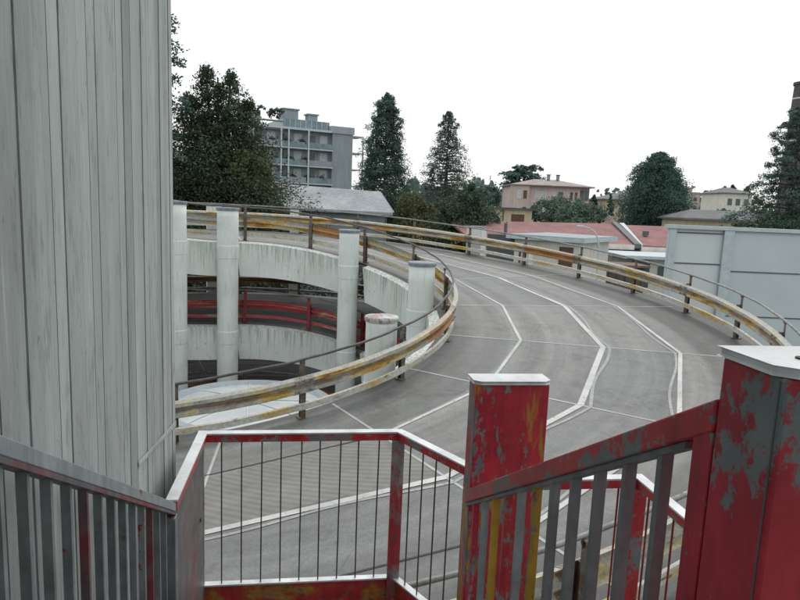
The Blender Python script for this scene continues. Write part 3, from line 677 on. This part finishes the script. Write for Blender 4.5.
def conifer(label,x,y,z0,z1,rmax,prof,leaf,nb,per,size,droop=.25,rise=.1,ang=.35,name='conifer_tree',group=None,sub=1.0,zlow=None,tops=None,flat=.35,mintf=.25,extra_limbs=True):
    """branches in every direction off a trunk; needles in sprays along each branch"""
    root=thing(name,label,'tree',(x,y,z0),group)
    H=z1-z0; zl=z0+.12*H if zlow is None else zlow
    pos=[];sh=[];dirs=[];lb=MB()
    for i in range(nb):
        f=(i+RNG.random())/nb; z=zl+(z1-zl)*(f**.9)
        L=rmax*prof(f)*RNG.uniform(.72,1.12); az=i*2.39996+RNG.normal()*.4
        tx,ty=x,y
        if tops is not None and f>.55:
            k=i%len(tops); tx+=tops[k][0]*(f-.55)/.45; ty+=tops[k][1]*(f-.55)/.45; z=zl+(z-zl)*tops[k][2]
        L*=.80+.26*math.sin(az*2.1+f*9+x)+.16*math.sin(az*3.7-f*23+y)
        n=max(6,int(per*(.3+L/rmax))); ncl=2+int(4.5*L/rmax)
        cu=np.sqrt(RNG.uniform(mintf**2,1,ncl)); cu[0]=1.; cl=RNG.normal(size=ncl)*(.10+.30*(1-cu*.55))*L*.6; cs=RNG.random(ncl)
        k=RNG.integers(0,ncl,n); sg=(.13*L+.05*rmax)*.55
        u=np.clip(cu[k]+RNG.normal(size=n)*sg/max(L,.2)*.9,.02,1.12); px=u*L
        pz=rise*px-droop*px*px/max(rmax,.1); la=cl[k]+RNG.normal(size=n)*sg; dz_=RNG.normal(size=n)*sg*(.3+flat*.8); lz=dz_-abs(la)*.2
        P_=np.stack([tx+px*math.cos(az)-la*math.sin(az),ty+px*math.sin(az)+la*math.cos(az),z+pz+lz],1)
        pos.append(P_); sh.append(np.clip(.08+.55*cs[k]*cu[k]+.22*np.clip(dz_/sg,-1,1.5)+.25*RNG.random(n)*u,0,1))  # upper leaves of each clump tinted paler, imitating light from above
        d=np.tile([math.cos(az),math.sin(az),rise-droop*1.2],(n,1)); dirs.append(d)
        if extra_limbs and i%2==0 and L>rmax*.3:
            pts=[(tx+q*L*math.cos(az),ty+q*L*math.sin(az),z+rise*q*L-droop*(q*L)**2/max(rmax,.1)) for q in (0,.3,.6,.92)]
            lb.tube(pts,[.035*rmax*.5,.028*rmax*.5,.018*rmax*.5,.006*rmax*.5],5)
    pos=np.concatenate(pos); keep=pos[:,2]>z0+.2
    leaves('crown',pos[keep],size,np.concatenate(sh)[keep],leaf,root,.5,0,np.concatenate(dirs)[keep],ds=.8)
    if tops is not None:
        for k,tp in enumerate(tops): lb.tube([(x,y,z0+.5*H),(x+tp[0]*.6,y+tp[1]*.6,z0+.8*H*tp[2]),(x+tp[0],y+tp[1],zl+(z1-zl)*tp[2]*.995)],[.02*H*.6,.01*H*.6,.003*H],6)
    trunk(root,x,y,z0,z1-.03*H,.045*rmax+.012*H,limbs=lb)
    return root
def bushy(label,x,y,z0,blobs,leaf,n,size,name='broadleaf_tree',trunk_h=None,group=None,cat='tree'):
    """crown made of many leaf clumps of unequal size"""
    root=thing(name,label,cat,(x,y,z0),group)
    pos=[];sh=[]; tot=sum(b[3]**2 for b in blobs)
    lb=MB()
    for bx,by,bz,br,sq in blobs:
        m=int(n*br*br/tot); nc=max(6,int(m/42)); 
        c=RNG.normal(size=(nc,3)); c/=np.linalg.norm(c,axis=1,keepdims=True); c*=(RNG.uniform(.35,1,(nc,1))**.45)*br; c[:,2]*=sq
        k=RNG.integers(0,nc,m); cs=br*.20*RNG.uniform(.5,1.5,(nc,1))
        p=c[k]+RNG.normal(size=(m,3))*cs[k]*.75
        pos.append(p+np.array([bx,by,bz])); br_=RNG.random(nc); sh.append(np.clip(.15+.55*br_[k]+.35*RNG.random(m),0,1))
        lb.tube([(x,y,z0+.35*(bz-z0)),((x+bx)/2,(y+by)/2,z0+.7*(bz-z0)),(bx,by,bz)],[.09*br,.06*br,.02*br],5)
    pos=np.concatenate(pos); keep=pos[:,2]>z0+.1
    leaves('crown',pos[keep],size,np.concatenate(sh)[keep],leaf,root,.7)
    zt_=max(b[2] for b in blobs); trunk(root,x,y,z0,zt_,.03*(zt_-z0),limbs=lb)
    return root
G=-10
cone=lambda f:(1-f)**.75*.95+.04
# left: big dark yew with two pointed tops, cedar peeking from behind the wall
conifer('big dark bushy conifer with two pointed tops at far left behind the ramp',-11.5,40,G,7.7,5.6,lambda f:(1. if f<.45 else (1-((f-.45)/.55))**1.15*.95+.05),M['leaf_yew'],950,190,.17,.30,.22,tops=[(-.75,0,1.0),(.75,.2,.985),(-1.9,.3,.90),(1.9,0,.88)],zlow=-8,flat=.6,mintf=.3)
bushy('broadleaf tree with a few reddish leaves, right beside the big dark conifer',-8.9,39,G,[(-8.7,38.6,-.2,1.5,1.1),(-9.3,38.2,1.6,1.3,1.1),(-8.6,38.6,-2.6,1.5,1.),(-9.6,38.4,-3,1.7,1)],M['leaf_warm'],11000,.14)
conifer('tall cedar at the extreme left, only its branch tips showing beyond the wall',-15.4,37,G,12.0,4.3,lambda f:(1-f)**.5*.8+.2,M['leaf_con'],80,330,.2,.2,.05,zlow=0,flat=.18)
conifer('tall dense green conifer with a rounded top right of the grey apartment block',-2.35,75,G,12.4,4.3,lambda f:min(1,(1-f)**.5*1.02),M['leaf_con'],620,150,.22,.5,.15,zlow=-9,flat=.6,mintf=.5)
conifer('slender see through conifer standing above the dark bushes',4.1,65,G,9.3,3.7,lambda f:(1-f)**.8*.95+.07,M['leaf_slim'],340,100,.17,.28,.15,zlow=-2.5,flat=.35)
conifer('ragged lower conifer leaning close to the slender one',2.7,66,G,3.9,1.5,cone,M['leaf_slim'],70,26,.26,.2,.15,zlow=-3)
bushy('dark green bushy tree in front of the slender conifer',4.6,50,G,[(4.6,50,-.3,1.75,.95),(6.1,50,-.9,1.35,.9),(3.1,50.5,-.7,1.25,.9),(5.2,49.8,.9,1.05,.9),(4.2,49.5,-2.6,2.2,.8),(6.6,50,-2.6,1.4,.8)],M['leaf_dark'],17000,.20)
bushy('low olive brown shrub between the grey roof and the dark bushes',.7,46,G,[(.55,46,-.1,1.05,.9),(1.5,46,-.55,.95,.8),(-.3,46,-1.1,.9,.8),(.9,45.5,-2,1.6,.8)],M['leaf_olive'],9000,.17)
conifer('cypress standing just behind the tall dense conifer',-4.6,84,G,8.3,1.7,cone,M['leaf_con'],120,30,.4,.3,.15,zlow=-3)
# the wide row of hedge seen through the gap between ramp levels
n=9000; hp=np.stack([RNG.uniform(-19,4,n),33+RNG.normal(size=n)*.55,RNG.uniform(-10,-3.4,n)+.35*np.sin(RNG.uniform(0,50,n))],1)
o=leaves('hedge',hp,.26,RNG.random(n),M['leaf_hedge'],None,.7); tag(o,'dark clipped hedge seen through the gap below the top ramp','hedge')
conifer('large round dense cedar in the middle of the skyline on the right',31,80,G,7.6,4.35,lambda f:(.97 if f<.4 else max(.03,1-((f-.4)/.6)**1.7)**.62),M['leaf_ced'],700,150,.22,.35,.12,zlow=-4.5,flat=.55,mintf=.55)
bushy('pale blue green spreading tree in front of the pink house',17.7,70,G,[(14.9,70,.1,1.25,.75),(16.6,70,.55,1.35,.75),(18.4,70,.45,1.4,.75),(20.2,70,.15,1.3,.75),(17.5,69.5,-.9,2.4,.6),(21.2,70,-.3,.9,.8),(14.1,70,-.5,.9,.8)],M['leaf_pale'],15000,.23)
conifer('flat topped cedar rising behind the pink house',24.0,132,G,8.9,4.0,lambda f:.55+.45*math.sin(f*3.1),M['leaf_ced'],90,52,.62,.1,.12,zlow=3.2,flat=.22,name='cedar_tree')
conifer('small dark fir on the right of the pink house',37.4,128,G,3.6,2.6,cone,M['leaf_ced'],130,30,.55,.25,.12,zlow=-6)
conifer('thin dark fir next to the cream house',40.0,126,G,4.0,1.6,cone,M['leaf_ced'],90,28,.5,.25,.12,zlow=-6)
conifer('layered dark cedar at the right edge with drooping branch tips',29.75,50,G,8.4,4.1,lambda f:(1-f)**.62*.9+.14,M['leaf_con'],110,480,.155,.42,.24,zlow=-2.5,flat=.16,name='cedar_tree',mintf=.2)
bushy('leafy tree below the layered cedar behind the panel wall',27.8,49,G,[(26.6,49,-.9,1.5,.7),(28.6,49,-.5,1.7,.7),(30.8,49,-.4,1.9,.8),(27.6,48.5,-2.2,2.2,.7)],M['leaf_dark'],6500,.25)
for k,(x,y,h) in enumerate(((86,175,8.6),(89.5,178,9.2),(92.5,176,8.8))):
    lab=('pointed fir left of two others above the white house','middle pointed fir above the white house','pointed fir right of two others above the white house')[k]
    conifer(lab,x,y,G,h,3.2,cone,M['leaf_ced'],80,24,.9,.25,.12,zlow=-2)
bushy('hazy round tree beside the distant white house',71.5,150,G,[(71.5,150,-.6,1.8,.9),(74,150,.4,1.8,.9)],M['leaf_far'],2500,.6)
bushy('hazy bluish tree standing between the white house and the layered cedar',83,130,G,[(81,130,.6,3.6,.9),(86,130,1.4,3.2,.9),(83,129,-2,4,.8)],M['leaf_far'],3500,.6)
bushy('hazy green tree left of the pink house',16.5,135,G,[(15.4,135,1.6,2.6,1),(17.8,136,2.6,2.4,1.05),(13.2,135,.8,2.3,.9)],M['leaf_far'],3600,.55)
# far-off wood that closes the horizon
n=26000; ax=RNG.uniform(-260,420,n); ay=330+RNG.normal(size=n)*22
hz=4+4.5*np.sin(ax*.06)+3.2*np.sin(ax*.17+1)+2*np.sin(ax*.41)
wp=np.stack([ax,ay,-10+(hz+13)*RNG.uniform(0,1,n)**.6],1)
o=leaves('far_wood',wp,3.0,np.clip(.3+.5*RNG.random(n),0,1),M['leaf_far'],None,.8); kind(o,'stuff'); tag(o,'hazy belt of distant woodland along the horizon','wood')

# ------------------------------------------------------------------ buildings
def frame(ox,oy,ang):  # local frame: x along the facade, y into the building
    return Matrix.Translation((ox,oy,0))@Matrix.Rotation(ang,4,'Z')
def window(root,Mx,x0,x1,z0,z1,y=0,shut=None,recess=.12,fr=None):
    fr=fr or M['trim']; d=.05
    mb=MB()
    mb.box((x0-d,y-.05,z0-d),(x0,y+.02,z1+d),Mx);mb.box((x1,y-.05,z0-d),(x1+d,y+.02,z1+d),Mx);mb.box((x0,y-.05,z1),(x1,y+.02,z1+d),Mx);mb.box((x0,y-.07,z0-d),(x1,y+.02,z0),Mx)
    w=mb.build('window',fr,root)
    MB().box((x0,y-.03,z0),(x1,y-.012,z1),Mx).build('pane',shut or M['glass'],w)
def hip(root,Mx,x0,x1,y0,y1,z,h,inset,mat,over=.5,name='roof'):
    a=[(x0-over,y0-over,z),(x1+over,y0-over,z),(x1+over,y1+over,z),(x0-over,y1+over,z)]
    yc=(y0+y1)/2; b=[(x0+inset,yc,z+h),(x1-inset,yc,z+h)]
    lo=[(p[0],p[1],z-.18) for p in a]
    vs=[Mx@Vector(p) for p in a+b+lo]
    return MB().add(vs,[(0,1,5,4),(1,2,5),(2,3,4,5),(3,0,4),(6,7,1,0),(7,8,2,1),(8,9,3,2),(9,6,0,3),(9,8,7,6)]).build(name,mat,root)

# grey apartment block
Ma=frame(-23.6,101,math.atan2(6.0,11.6)); root=thing('apartment_block','grey apartment block with stacked balconies and rooftop plants behind the left trees','building',(-18,106,G))
Lw=13.2
MB().box((0,1.5,G),(Lw,13,11.2),Ma).build('wall',M['pl_grey'],root)
MB().box((Lw+.01,.6,G),(16.8,13,11.25),Ma).build('side_wall',M['pl_grey'],root)
MB().box((Lw-.3,.4,11.26),(17.0,13,12.4),Ma).build('parapet',M['pl_blue'],root)
MB().box((5.2,1.6,11.21),(13.0,12,13.0),Ma).build('penthouse',M['glass_t'],root)
for k in range(9): MB().box((5.3+k*.9,1.50,11.25),(5.38+k*.9,1.58,13.0),Ma).build('mullion',M['trim'],root)
MB().box((-.2,.0,11.22),(Lw-.35,1.45,11.55),Ma).build('roof_edge',M['trim'],root)
MB().box((-.2,.0,12.3),(5.1,1.45,12.42),Ma).build('terrace_canopy',M['pl_blue'],root)
for k in range(7):
    z=8.4-2.75*k
    MB().box((-.2,-.1,z-.12),(Lw-.05,1.49,z+.06),Ma).build('balcony_slab',M['trim'],root)
    for j in range(3):
        x0=.1+j*4.4
        g=MB().box((x0,-.06,z+.10),(x0+4.1,-.03,z+.95),Ma).build('balcony_screen',M['glass_t'] if (k+j)%3 else M['pl_grey'],root)
        window(root,Ma,x0+.4,x0+1.7,z+.1,z+2.3,1.5,M['glass']); window(root,Ma,x0+2.5,x0+3.7,z+.1,z+2.3,1.5,M['shut_w'])
for x in (0,4.4,5.6,8.9): MB().box((x-.12,-.18,G),(x+.12,-.11,11.2),Ma).build('balcony_fin',M['trim'],root)
for k in range(16):
    kk=k%5; x0=.6+ (k*2.93)%12.2; z=8.4-2.75*kk
    c=Ma@Vector((x0,.35,z+.95)); m=210; leaves('balcony_plant',np.array(c)+RNG.normal(size=(m,3))*np.array([.26,.18,.22]),.30,RNG.random(m),M['leaf_slim'],root,.7)
MB().box((5.4,2.4,13.01),(7.9,5,14.5),Ma).build('chimney',M['pl_blue'],root); MB().box((5.2,2.2,14.5),(8.1,5.2,14.7),Ma).build('chimney_cap',M['pl_grey'],root)
MB().box((9.6,2.4,13.01),(11.2,4,14.0),Ma).build('chimney',M['pl_blue'],root); MB().box((9.4,2.2,14.0),(11.4,4.2,14.2),Ma).build('chimney_cap',M['pl_grey'],root)
MB().box((.6,3,11.21),(1.9,5,14.0),Ma).build('stair_head',M['pl_blue'],root)
for k in range(8):
    z=11.2-2.75*k; MB().box((16.85,1.5,z-.12),(19.2,5,z+.05),Ma).build('side_balcony',M['trim'],root)
MB().box((19.0,1.5,G),(19.2,1.7,11.2),Ma).build('balcony_post',M['trim'],root)
for k,(x,y,z) in enumerate(((1.2,2.0,12.6),(3.3,1.6,12.5),(4.4,1.8,12.5))):
    c=Ma@Vector((x,y,z)); bushy(('leafy rooftop plant at the left end of the apartment terrace','rooftop plant in the middle of the apartment terrace','rooftop palm beside the apartment penthouse')[k],c.x,c.y,z-.15,[(c.x-.4,c.y,z+1.3,.55,.9),(c.x+.5,c.y,z+1.6,.55,.6),(c.x,c.y,z+.7,.45,.9)],M['leaf_slim'],420,.34,'rooftop_plant',cat='plant')

# long low building with a grey hipped roof
root=thing('grey_roof_house','low building with a broad pale grey hipped roof below the apartment block','building',(-6,48,G))
vs=[(-15,48,1.45),(-1.75,48,.95),(-.75,45,-.52),(-15,45,-.35),(-.75,51,-.5),(-15,51,-.35)]
MB().add(vs+[(x,y,z-.2) for x,y,z in vs],[(3,2,1,0),(0,1,4,5),(1,2,4),(9,8,2,3),(8,10,4,2)]).build('roof',M['tile_grey'],root)
MB().box((-14.5,45.5,G),(-1.3,50.5,-.72)).build('wall',M['pl_grey'],root)
Mi=Matrix.Identity(4)
for x in (-12,-9,-6,-3.2): window(root,Mi,x-.5,x+.5,-4.6,-3.2,45.5,M['glass'])

# white flat-roofed house behind the barrier, with shade painted into its dark side block
Mf=frame(4.55,34.2,math.atan2(-3.0,4.3)); root=thing('flat_roof_house','small cream house with a flat grey roof and brown shutters just behind the barrier','building',(7,34,G))
MB().box((1.55,0,G),(5.0,4.6,-1.45),Mf).build('wall',M['pl_white'],root)
MB().box((-.1,.1,G),(1.54,4.4,-1.30),Mf).build('shaded_side_block',M['pl_greyd'],root)
MB().box((1.2,-.35,-1.44),(5.35,5.0,-1.24),Mf).build('roof_slab',M['trim'],root)
MB().box((1.25,-.30,-1.235),(5.3,4.95,-1.20),Mf).build('roof_sheet',M['pl_blue'],root)
window(root,Mf,4.05,4.65,-2.6,-1.75,0,M['shutter'],fr=M['shutter']); window(root,Mf,1.9,2.25,-2.75,-1.9,0,M['shutter'],fr=M['shutter'])
window(root,Mf,2.7,3.3,-4.6,-3.4,0,M['shutter'])
MB().cyl(Mf@Vector((.6,.8,-1.3)),Mf@Vector((.6,.8,-.7)),.09,n=8).build('flue',M['trim_d'],root)
# street lamp
root=thing('street_lamp','pale curved street lamp standing beside the flat roofed house','street lamp',(9.15,29.8,G))
pts=[(9.15,29.8,G),(9.15,29.8,-5),(9.13,29.8,-1.6),(9.05,29.8,-1.15),(8.88,29.8,-.86),(8.6,29.8,-.68),(8.3,29.8,-.62)]
MB().tube(pts,[.08,.06,.04,.035,.032,.03,.03],8).build('pole',M['trim'],root)
MB().box((8.02,29.72,-.66),(8.34,29.88,-.57)).build('lamp_head',M['trim'],root,bevel=.02)

# red tiled buildings
def slab_roof(root,pts,mat,th=.18,name='roof'):
    lo=[(p[0],p[1],p[2]-th) for p in pts]; n=len(pts)
    return MB().add(list(pts)+lo,[tuple(range(n)),tuple(range(2*n-1,n-1,-1))]+[(i,n+i,n+(i+1)%n,(i+1)%n) for i in range(n)]).build(name,mat,root)
root=thing('red_roof_house','long low cream building under a faded red tile roof, left of the grey valley','building',(10,48,G))
slab_roof(root,[(3.5,50,-.98),(16.1,50,-.72),(15.85,44,-2.05),(4.5,44,-1.95)],M['tile_red']); slab_roof(root,[(3.5,50.02,-.98),(3.5,56,-2.1),(16.3,56,-2.1),(16.1,50.02,-.72)],M['tile_red'])
MB().box((4.8,44.5,G),(15.3,55.5,-2.3)).build('wall',M['pl_white'],root)
MB().box((4.6,43.85,-2.35),(15.85,43.98,-2.02)).build('eaves_board',M['pl_white'],root)
slab_roof(root,[(16.12,50,-.55),(16.5,50,-.55),(16.3,43.9,-1.93),(15.86,43.9,-1.93)],M['trim_d'],.3,'valley_gutter')
for x in (10.6,12.0,13.4): window(root,Mi,x,x+.8,-4.4,-3.3,44.5,M['glass'])
root=thing('red_roof_house','cream building under a faded red tile roof, between the grey valley and the panel wall','building',(20,48,G))
slab_roof(root,[(17.1,50,-.78),(24,50,-.72),(24,44,-2.2),(16.45,44,-2.0)],M['tile_red']); slab_roof(root,[(17.1,50.02,-.78),(17.1,56,-2.1),(24,56,-2.1),(24,50.02,-.72)],M['tile_red'])
slab_roof(root,[(16.72,50,-.62),(17.08,50,-.62),(16.42,43.9,-1.96),(16.32,43.9,-1.96)],M['trim'],.25,'verge_flashing')
MB().box((16.4,44.5,G),(23.8,55.5,-2.3)).build('wall',M['pl_white'],root)
MB().box((16.33,43.85,-2.45),(24,43.98,-2.12)).build('eaves_board',M['pl_white'],root)
for x in (17.6,19.4): window(root,Mi,x,x+.7,-4.0,-2.9,44.5,M['glass'])
for (x,y,z) in ((17.4,46.5,-1.42),(19.3,46.2,-1.50)): MB().box((x,y,z),(x+.35,y+.35,z+.32)).build('roof_vent',M['trim_d'],root)
root=thing('annex','white annex with a flat grey canopy roof and narrow windows beside the panel wall','building',(16,40,G))
MB().box((14.3,39.5,G),(20,43.5,-2.62)).build('wall',M['pl_white'],root)
MB().box((13.4,38.7,-2.6),(20.2,43.6,-2.42)).build('canopy',M['trim'],root)
for x in (14.65,15.9,16.35): window(root,Mi,x,x+.28,-4.0,-3.1,39.5,M['glass'],fr=M['trim_d'])
MB().box((14.2,39.42,-4.4),(15.3,39.48,-2.75)).build('door_recess',M['glass'],root)
root=thing('board_shed','weathered brown board shed between the lamp and the annex','shed',(12,37,G))
MB().box((9.9,36.5,G),(13.9,38.4,-2.95)).build('wall',M['wood'],root); MB().box((9.7,36.2,-2.94),(14.1,38.6,-2.82)).build('roof',M['tile_brown'],root)
for k in range(9): MB().box((10.0+.47*k,36.44,G),(10.06+.47*k,36.49,-2.96)).build('batten',M['trim_d'],root)

# blue-grey panel building on the right
root=thing('panel_building','blue grey flat panelled wall building at right, with a pale pilaster','building',(16,28,G))
MB().box((9.97,24,G),(30,24.28,-.42)).build('wall',M['panel'],root)
MB().box((12.25,23.94,G),(30,23.995,-.60)).build('panel_face',M['panel2'],root)
MB().box((9.85,23.84,-.42),(30.1,24.35,-.29)).build('coping',M['trim'],root)
MB().box((9.9,23.88,G),(10.14,23.99,-.43)).build('corner_trim',M['trim'],root)
MB().box((11.92,23.86,G),(12.28,23.93,-.43)).build('pilaster',M['trim'],root)
for x0,x1,z,y in ((10.21,11.91,-1.70,23.985),(12.29,30,-1.93,23.93),(12.29,30,-3.62,23.93),(10.21,11.91,-3.9,23.985),(10.21,11.91,-.56,23.985)):
    MB().box((x0,y-.012,z-.022),(x1,y,z+.022)).build('panel_joint',M['trim_d'],root)
for x in (15.9,19.6,23.3): MB().box((x,23.918,G),(x+.03,23.93,-.62)).build('panel_joint',M['trim_d'],root)

# cream block, pink house and the others behind
root=thing('cream_house','small cream block with flat dark roof edge and brown window, below the pink house','building',(11,67,G))
MB().box((9.2,65,G),(12.9,70,.05)).build('wall',M['pl_cream'],root); MB().box((8.9,64.6,.06),(13.4,70.4,.24)).build('roof_slab',M['tile_dim'],root)
window(root,Mi,10.9,12.1,-1.35,-.45,65,M['shutter'],fr=M['shutter']); MB().cyl((10.0,64.93,-6),(10.0,64.93,.04),.06,n=6).build('drainpipe',M['trim_d'],root)
root=thing('pink_house','dusty pink three storey house with a hipped roof and balcony behind the pale tree','building',(27,124,G))
MB().box((19.9,120,G),(32.4,132,4.7)).build('wall',M['pl_pink'],root); MB().box((19.5,119.2,G),(22.9,119.95,4.6)).build('bay',M['pl_pinkpale'],root)
hip(root,Mi,19.9,34.2,119.5,132,4.75,1.35,5,M['tile_pink'],.6)
for k,z in enumerate((2.2,-.8,-3.8,-6.8)):
    for x0,x1,m in ((20.6,21.4,M['shut_w']),(21.8,22.5,M['shutter'])): window(root,Mi,x0,x1,z,z+1.5,119.2,m)
    for x0,x1,m in ((24,26.3,M['shut_w']),(27.3,28,M['shut_w']),(28.4,29.3,M['glass']),(30.6,31.1,M['shutter']),(31.45,31.95,M['shutter'])): window(root,Mi,x0,x1,z,z+1.5,120,m)
    MB().box((32.6,120.4,z+.1),(33.25,120.55,z+1.9)).build('loggia',M['glass'],root); MB().box((33.5,120.4,z+.1),(34.15,120.55,z+1.9)).build('loggia',M['glass'],root); MB().box((32.3,119.2,z-.35),(34.4,120.35,z-.15)).build('balcony_slab',M['pl_pink'],root)
MB().box((32.42,120.6,G),(34.3,131,4.6)).build('end_bay',M['pl_pink'],root)
for x in (27.2,29.0): MB().box((x,124.5,6),(x+.5,125.2,6.9)).build('chimney',M['pl_grey'],root); MB().box((x-.1,124.38,6.9),(x+.6,125.3,7.02)).build('chimney_cap',M['tile_brown'],root)
root=thing('cream_apartments','cream house with a low grey roof partly hidden by the big round cedar','building',(44,135,G))
MB().box((40.2,130,G),(52,142,3.0)).build('wall',M['pl_cream'],root); hip(root,Mi,40.2,52,130,142,3.02,1.6,5,M['tile_dim'],.6)
for x in (41.3,43.2,46,48.6):
    for z in (.7,-2.2): window(root,Mi,x,x+.9,z,z+1.4,130,M['shutter'] if x<42 else M['glass'])
root=thing('brown_roof_house','low house with a brown tile roof just left of the big round cedar','building',(29.5,95,G))
MB().box((26.8,95,G),(34,102,-1.6)).build('wall',M['pl_cream'],root); hip(root,Mi,26.8,34,95,102,-1.58,1.5,3,M['tile_brown'],.5)
window(root,Mi,28.2,29.2,-3.6,-2.4,95,M['shutter'])
root=thing('pink_apartments','distant pale pink stepped apartment blocks right of the big round cedar','building',(115,250,G))
for k,(a,b,h) in enumerate(((104,110.5,11),(110.6,114,9.2),(114.1,120.5,7.2))):
    MB().box((a,250+k,G),(b,262,h)).build('wall',M['pl_pinkpale'],root)
    MB().box((a-.3,249.6+k,h),(b+.05,262,h+.5)).build('roof_slab',M['tile_pink'],root)
    for z in (h-3,h-6.2): 
        for x in (a+1.2,a+3.6): window(root,Mi,x,x+1.2,z,z+1.6,250+k,M['glass'],fr=M['pl_pink'])
root=thing('grey_roof_block','long low cream block with a dull grey roof above the panel wall','building',(34,73,G))
MB().box((30.4,70,G),(41,76,-.05)).build('wall',M['pl_cream'],root); hip(root,Mi,30.2,41,69.6,76,-.04,.95,2,M['tile_dim'],.3)
root=thing('white_house','distant white house with a grey roof right of the pink apartments','building',(81,165,G))
MB().box((78.6,160,G),(85.5,172,6.4)).build('wall',M['pl_white'],root); hip(root,Mi,78.6,85.5,160,172,6.42,1.5,2.6,M['tile_dim'],.5)
for x in (79.6,81.6,83.6):
    for z in (3.4,.2,-3): window(root,Mi,x,x+1.1,z,z+1.6,160,M['glass'])
root=thing('factory_chimney','tall dark brick chimney with pale bands behind the layered cedar','chimney',(59.2,100,G))
MB().cyl((59.2,100,G),(59.2,100,20.6),2.1,1.25,24).build('shaft',M['brick_dark'],root)
for z in (12,14.2,16.2,18.2):
    r=2.1-.85*(z+10)/30.6+.03; MB().lathe([(r-.1,z),(r,z),(r,z+.22),(r-.1,z+.22)],(59.2,100,0),24).build('band',M['band'],root)
MB().lathe([(1.2,20.2),(1.42,20.3),(1.42,20.7),(.9,20.72)],(59.2,100,0),24).build('rim',M['brick_dark'],root)

# ------------------------------------------------------------------ light and sky: bright even overcast
SUN_EL,SUN_AZ=R(62),R(25)
w=bpy.data.worlds.new('World'); scene.world=w; w.use_nodes=True; nt=w.node_tree; nt.nodes.clear()
out=nt.nodes.new('ShaderNodeOutputWorld'); sky=nt.nodes.new('ShaderNodeTexSky'); sky.sky_type='NISHITA'; sky.sun_disc=False
sky.sun_elevation=SUN_EL; sky.sun_rotation=SUN_AZ; sky.dust_density=4; sky.air_density=1
b1=nt.nodes.new('ShaderNodeBackground'); b1.inputs[1].default_value=.03; nt.links.new(sky.outputs[0],b1.inputs[0])
tc=nt.nodes.new('ShaderNodeTexCoord'); no=nt.nodes.new('ShaderNodeTexNoise'); no.inputs['Scale'].default_value=2.2; no.inputs['Detail'].default_value=5; nt.links.new(tc.outputs['Generated'],no.inputs['Vector'])
rp=nt.nodes.new('ShaderNodeValToRGB'); rp.color_ramp.elements[0].position=.3; rp.color_ramp.elements[0].color=(.97,.98,.985,1); rp.color_ramp.elements[1].position=.7; rp.color_ramp.elements[1].color=(1.06,1.06,1.05,1); nt.links.new(no.outputs['Fac'],rp.inputs[0])
b2=nt.nodes.new('ShaderNodeBackground'); b2.inputs[1].default_value=1.0; nt.links.new(rp.outputs[0],b2.inputs[0])
ad=nt.nodes.new('ShaderNodeAddShader'); nt.links.new(b1.outputs[0],ad.inputs[0]); nt.links.new(b2.outputs[0],ad.inputs[1]); nt.links.new(ad.outputs[0],out.inputs[0])
sl=bpy.data.lights.new('overcast_sun','SUN'); sl.energy=.9; sl.angle=R(25); sl.color=(1,.97,.92); so=bpy.data.objects.new('overcast_sun',sl); col.objects.link(so)
dirv=Vector((math.sin(SUN_AZ)*math.cos(SUN_EL),math.cos(SUN_AZ)*math.cos(SUN_EL),math.sin(SUN_EL)))
so.rotation_euler=dirv.to_track_quat('Z','Y').to_euler()

# ------------------------------------------------------------------ camera
p_,r_=.1465,.0414
cam=bpy.data.cameras.new('camera'); co=bpy.data.objects.new('camera',cam); col.objects.link(co)
cam.sensor_width=36; cam.lens=640/800*36; cam.clip_start=.05; cam.clip_end=6000
fw=Vector((0,math.cos(p_),-math.sin(p_))); up0=Vector((0,math.sin(p_),math.cos(p_))); rt0=Vector((1,0,0))
rt=rt0*math.cos(r_)+up0*math.sin(r_); up=up0*math.cos(r_)-rt0*math.sin(r_)
co.matrix_world=Matrix(((rt.x,up.x,-fw.x,0),(rt.y,up.y,-fw.y,0),(rt.z,up.z,-fw.z,0),(0,0,0,1)))
scene.camera=co
scene.view_settings.view_transform='Standard'; scene.view_settings.look='None'; scene.view_settings.exposure=0; scene.view_settings.gamma=1
scene.cycles.max_bounces=6; scene.cycles.diffuse_bounces=3; scene.cycles.glossy_bounces=2
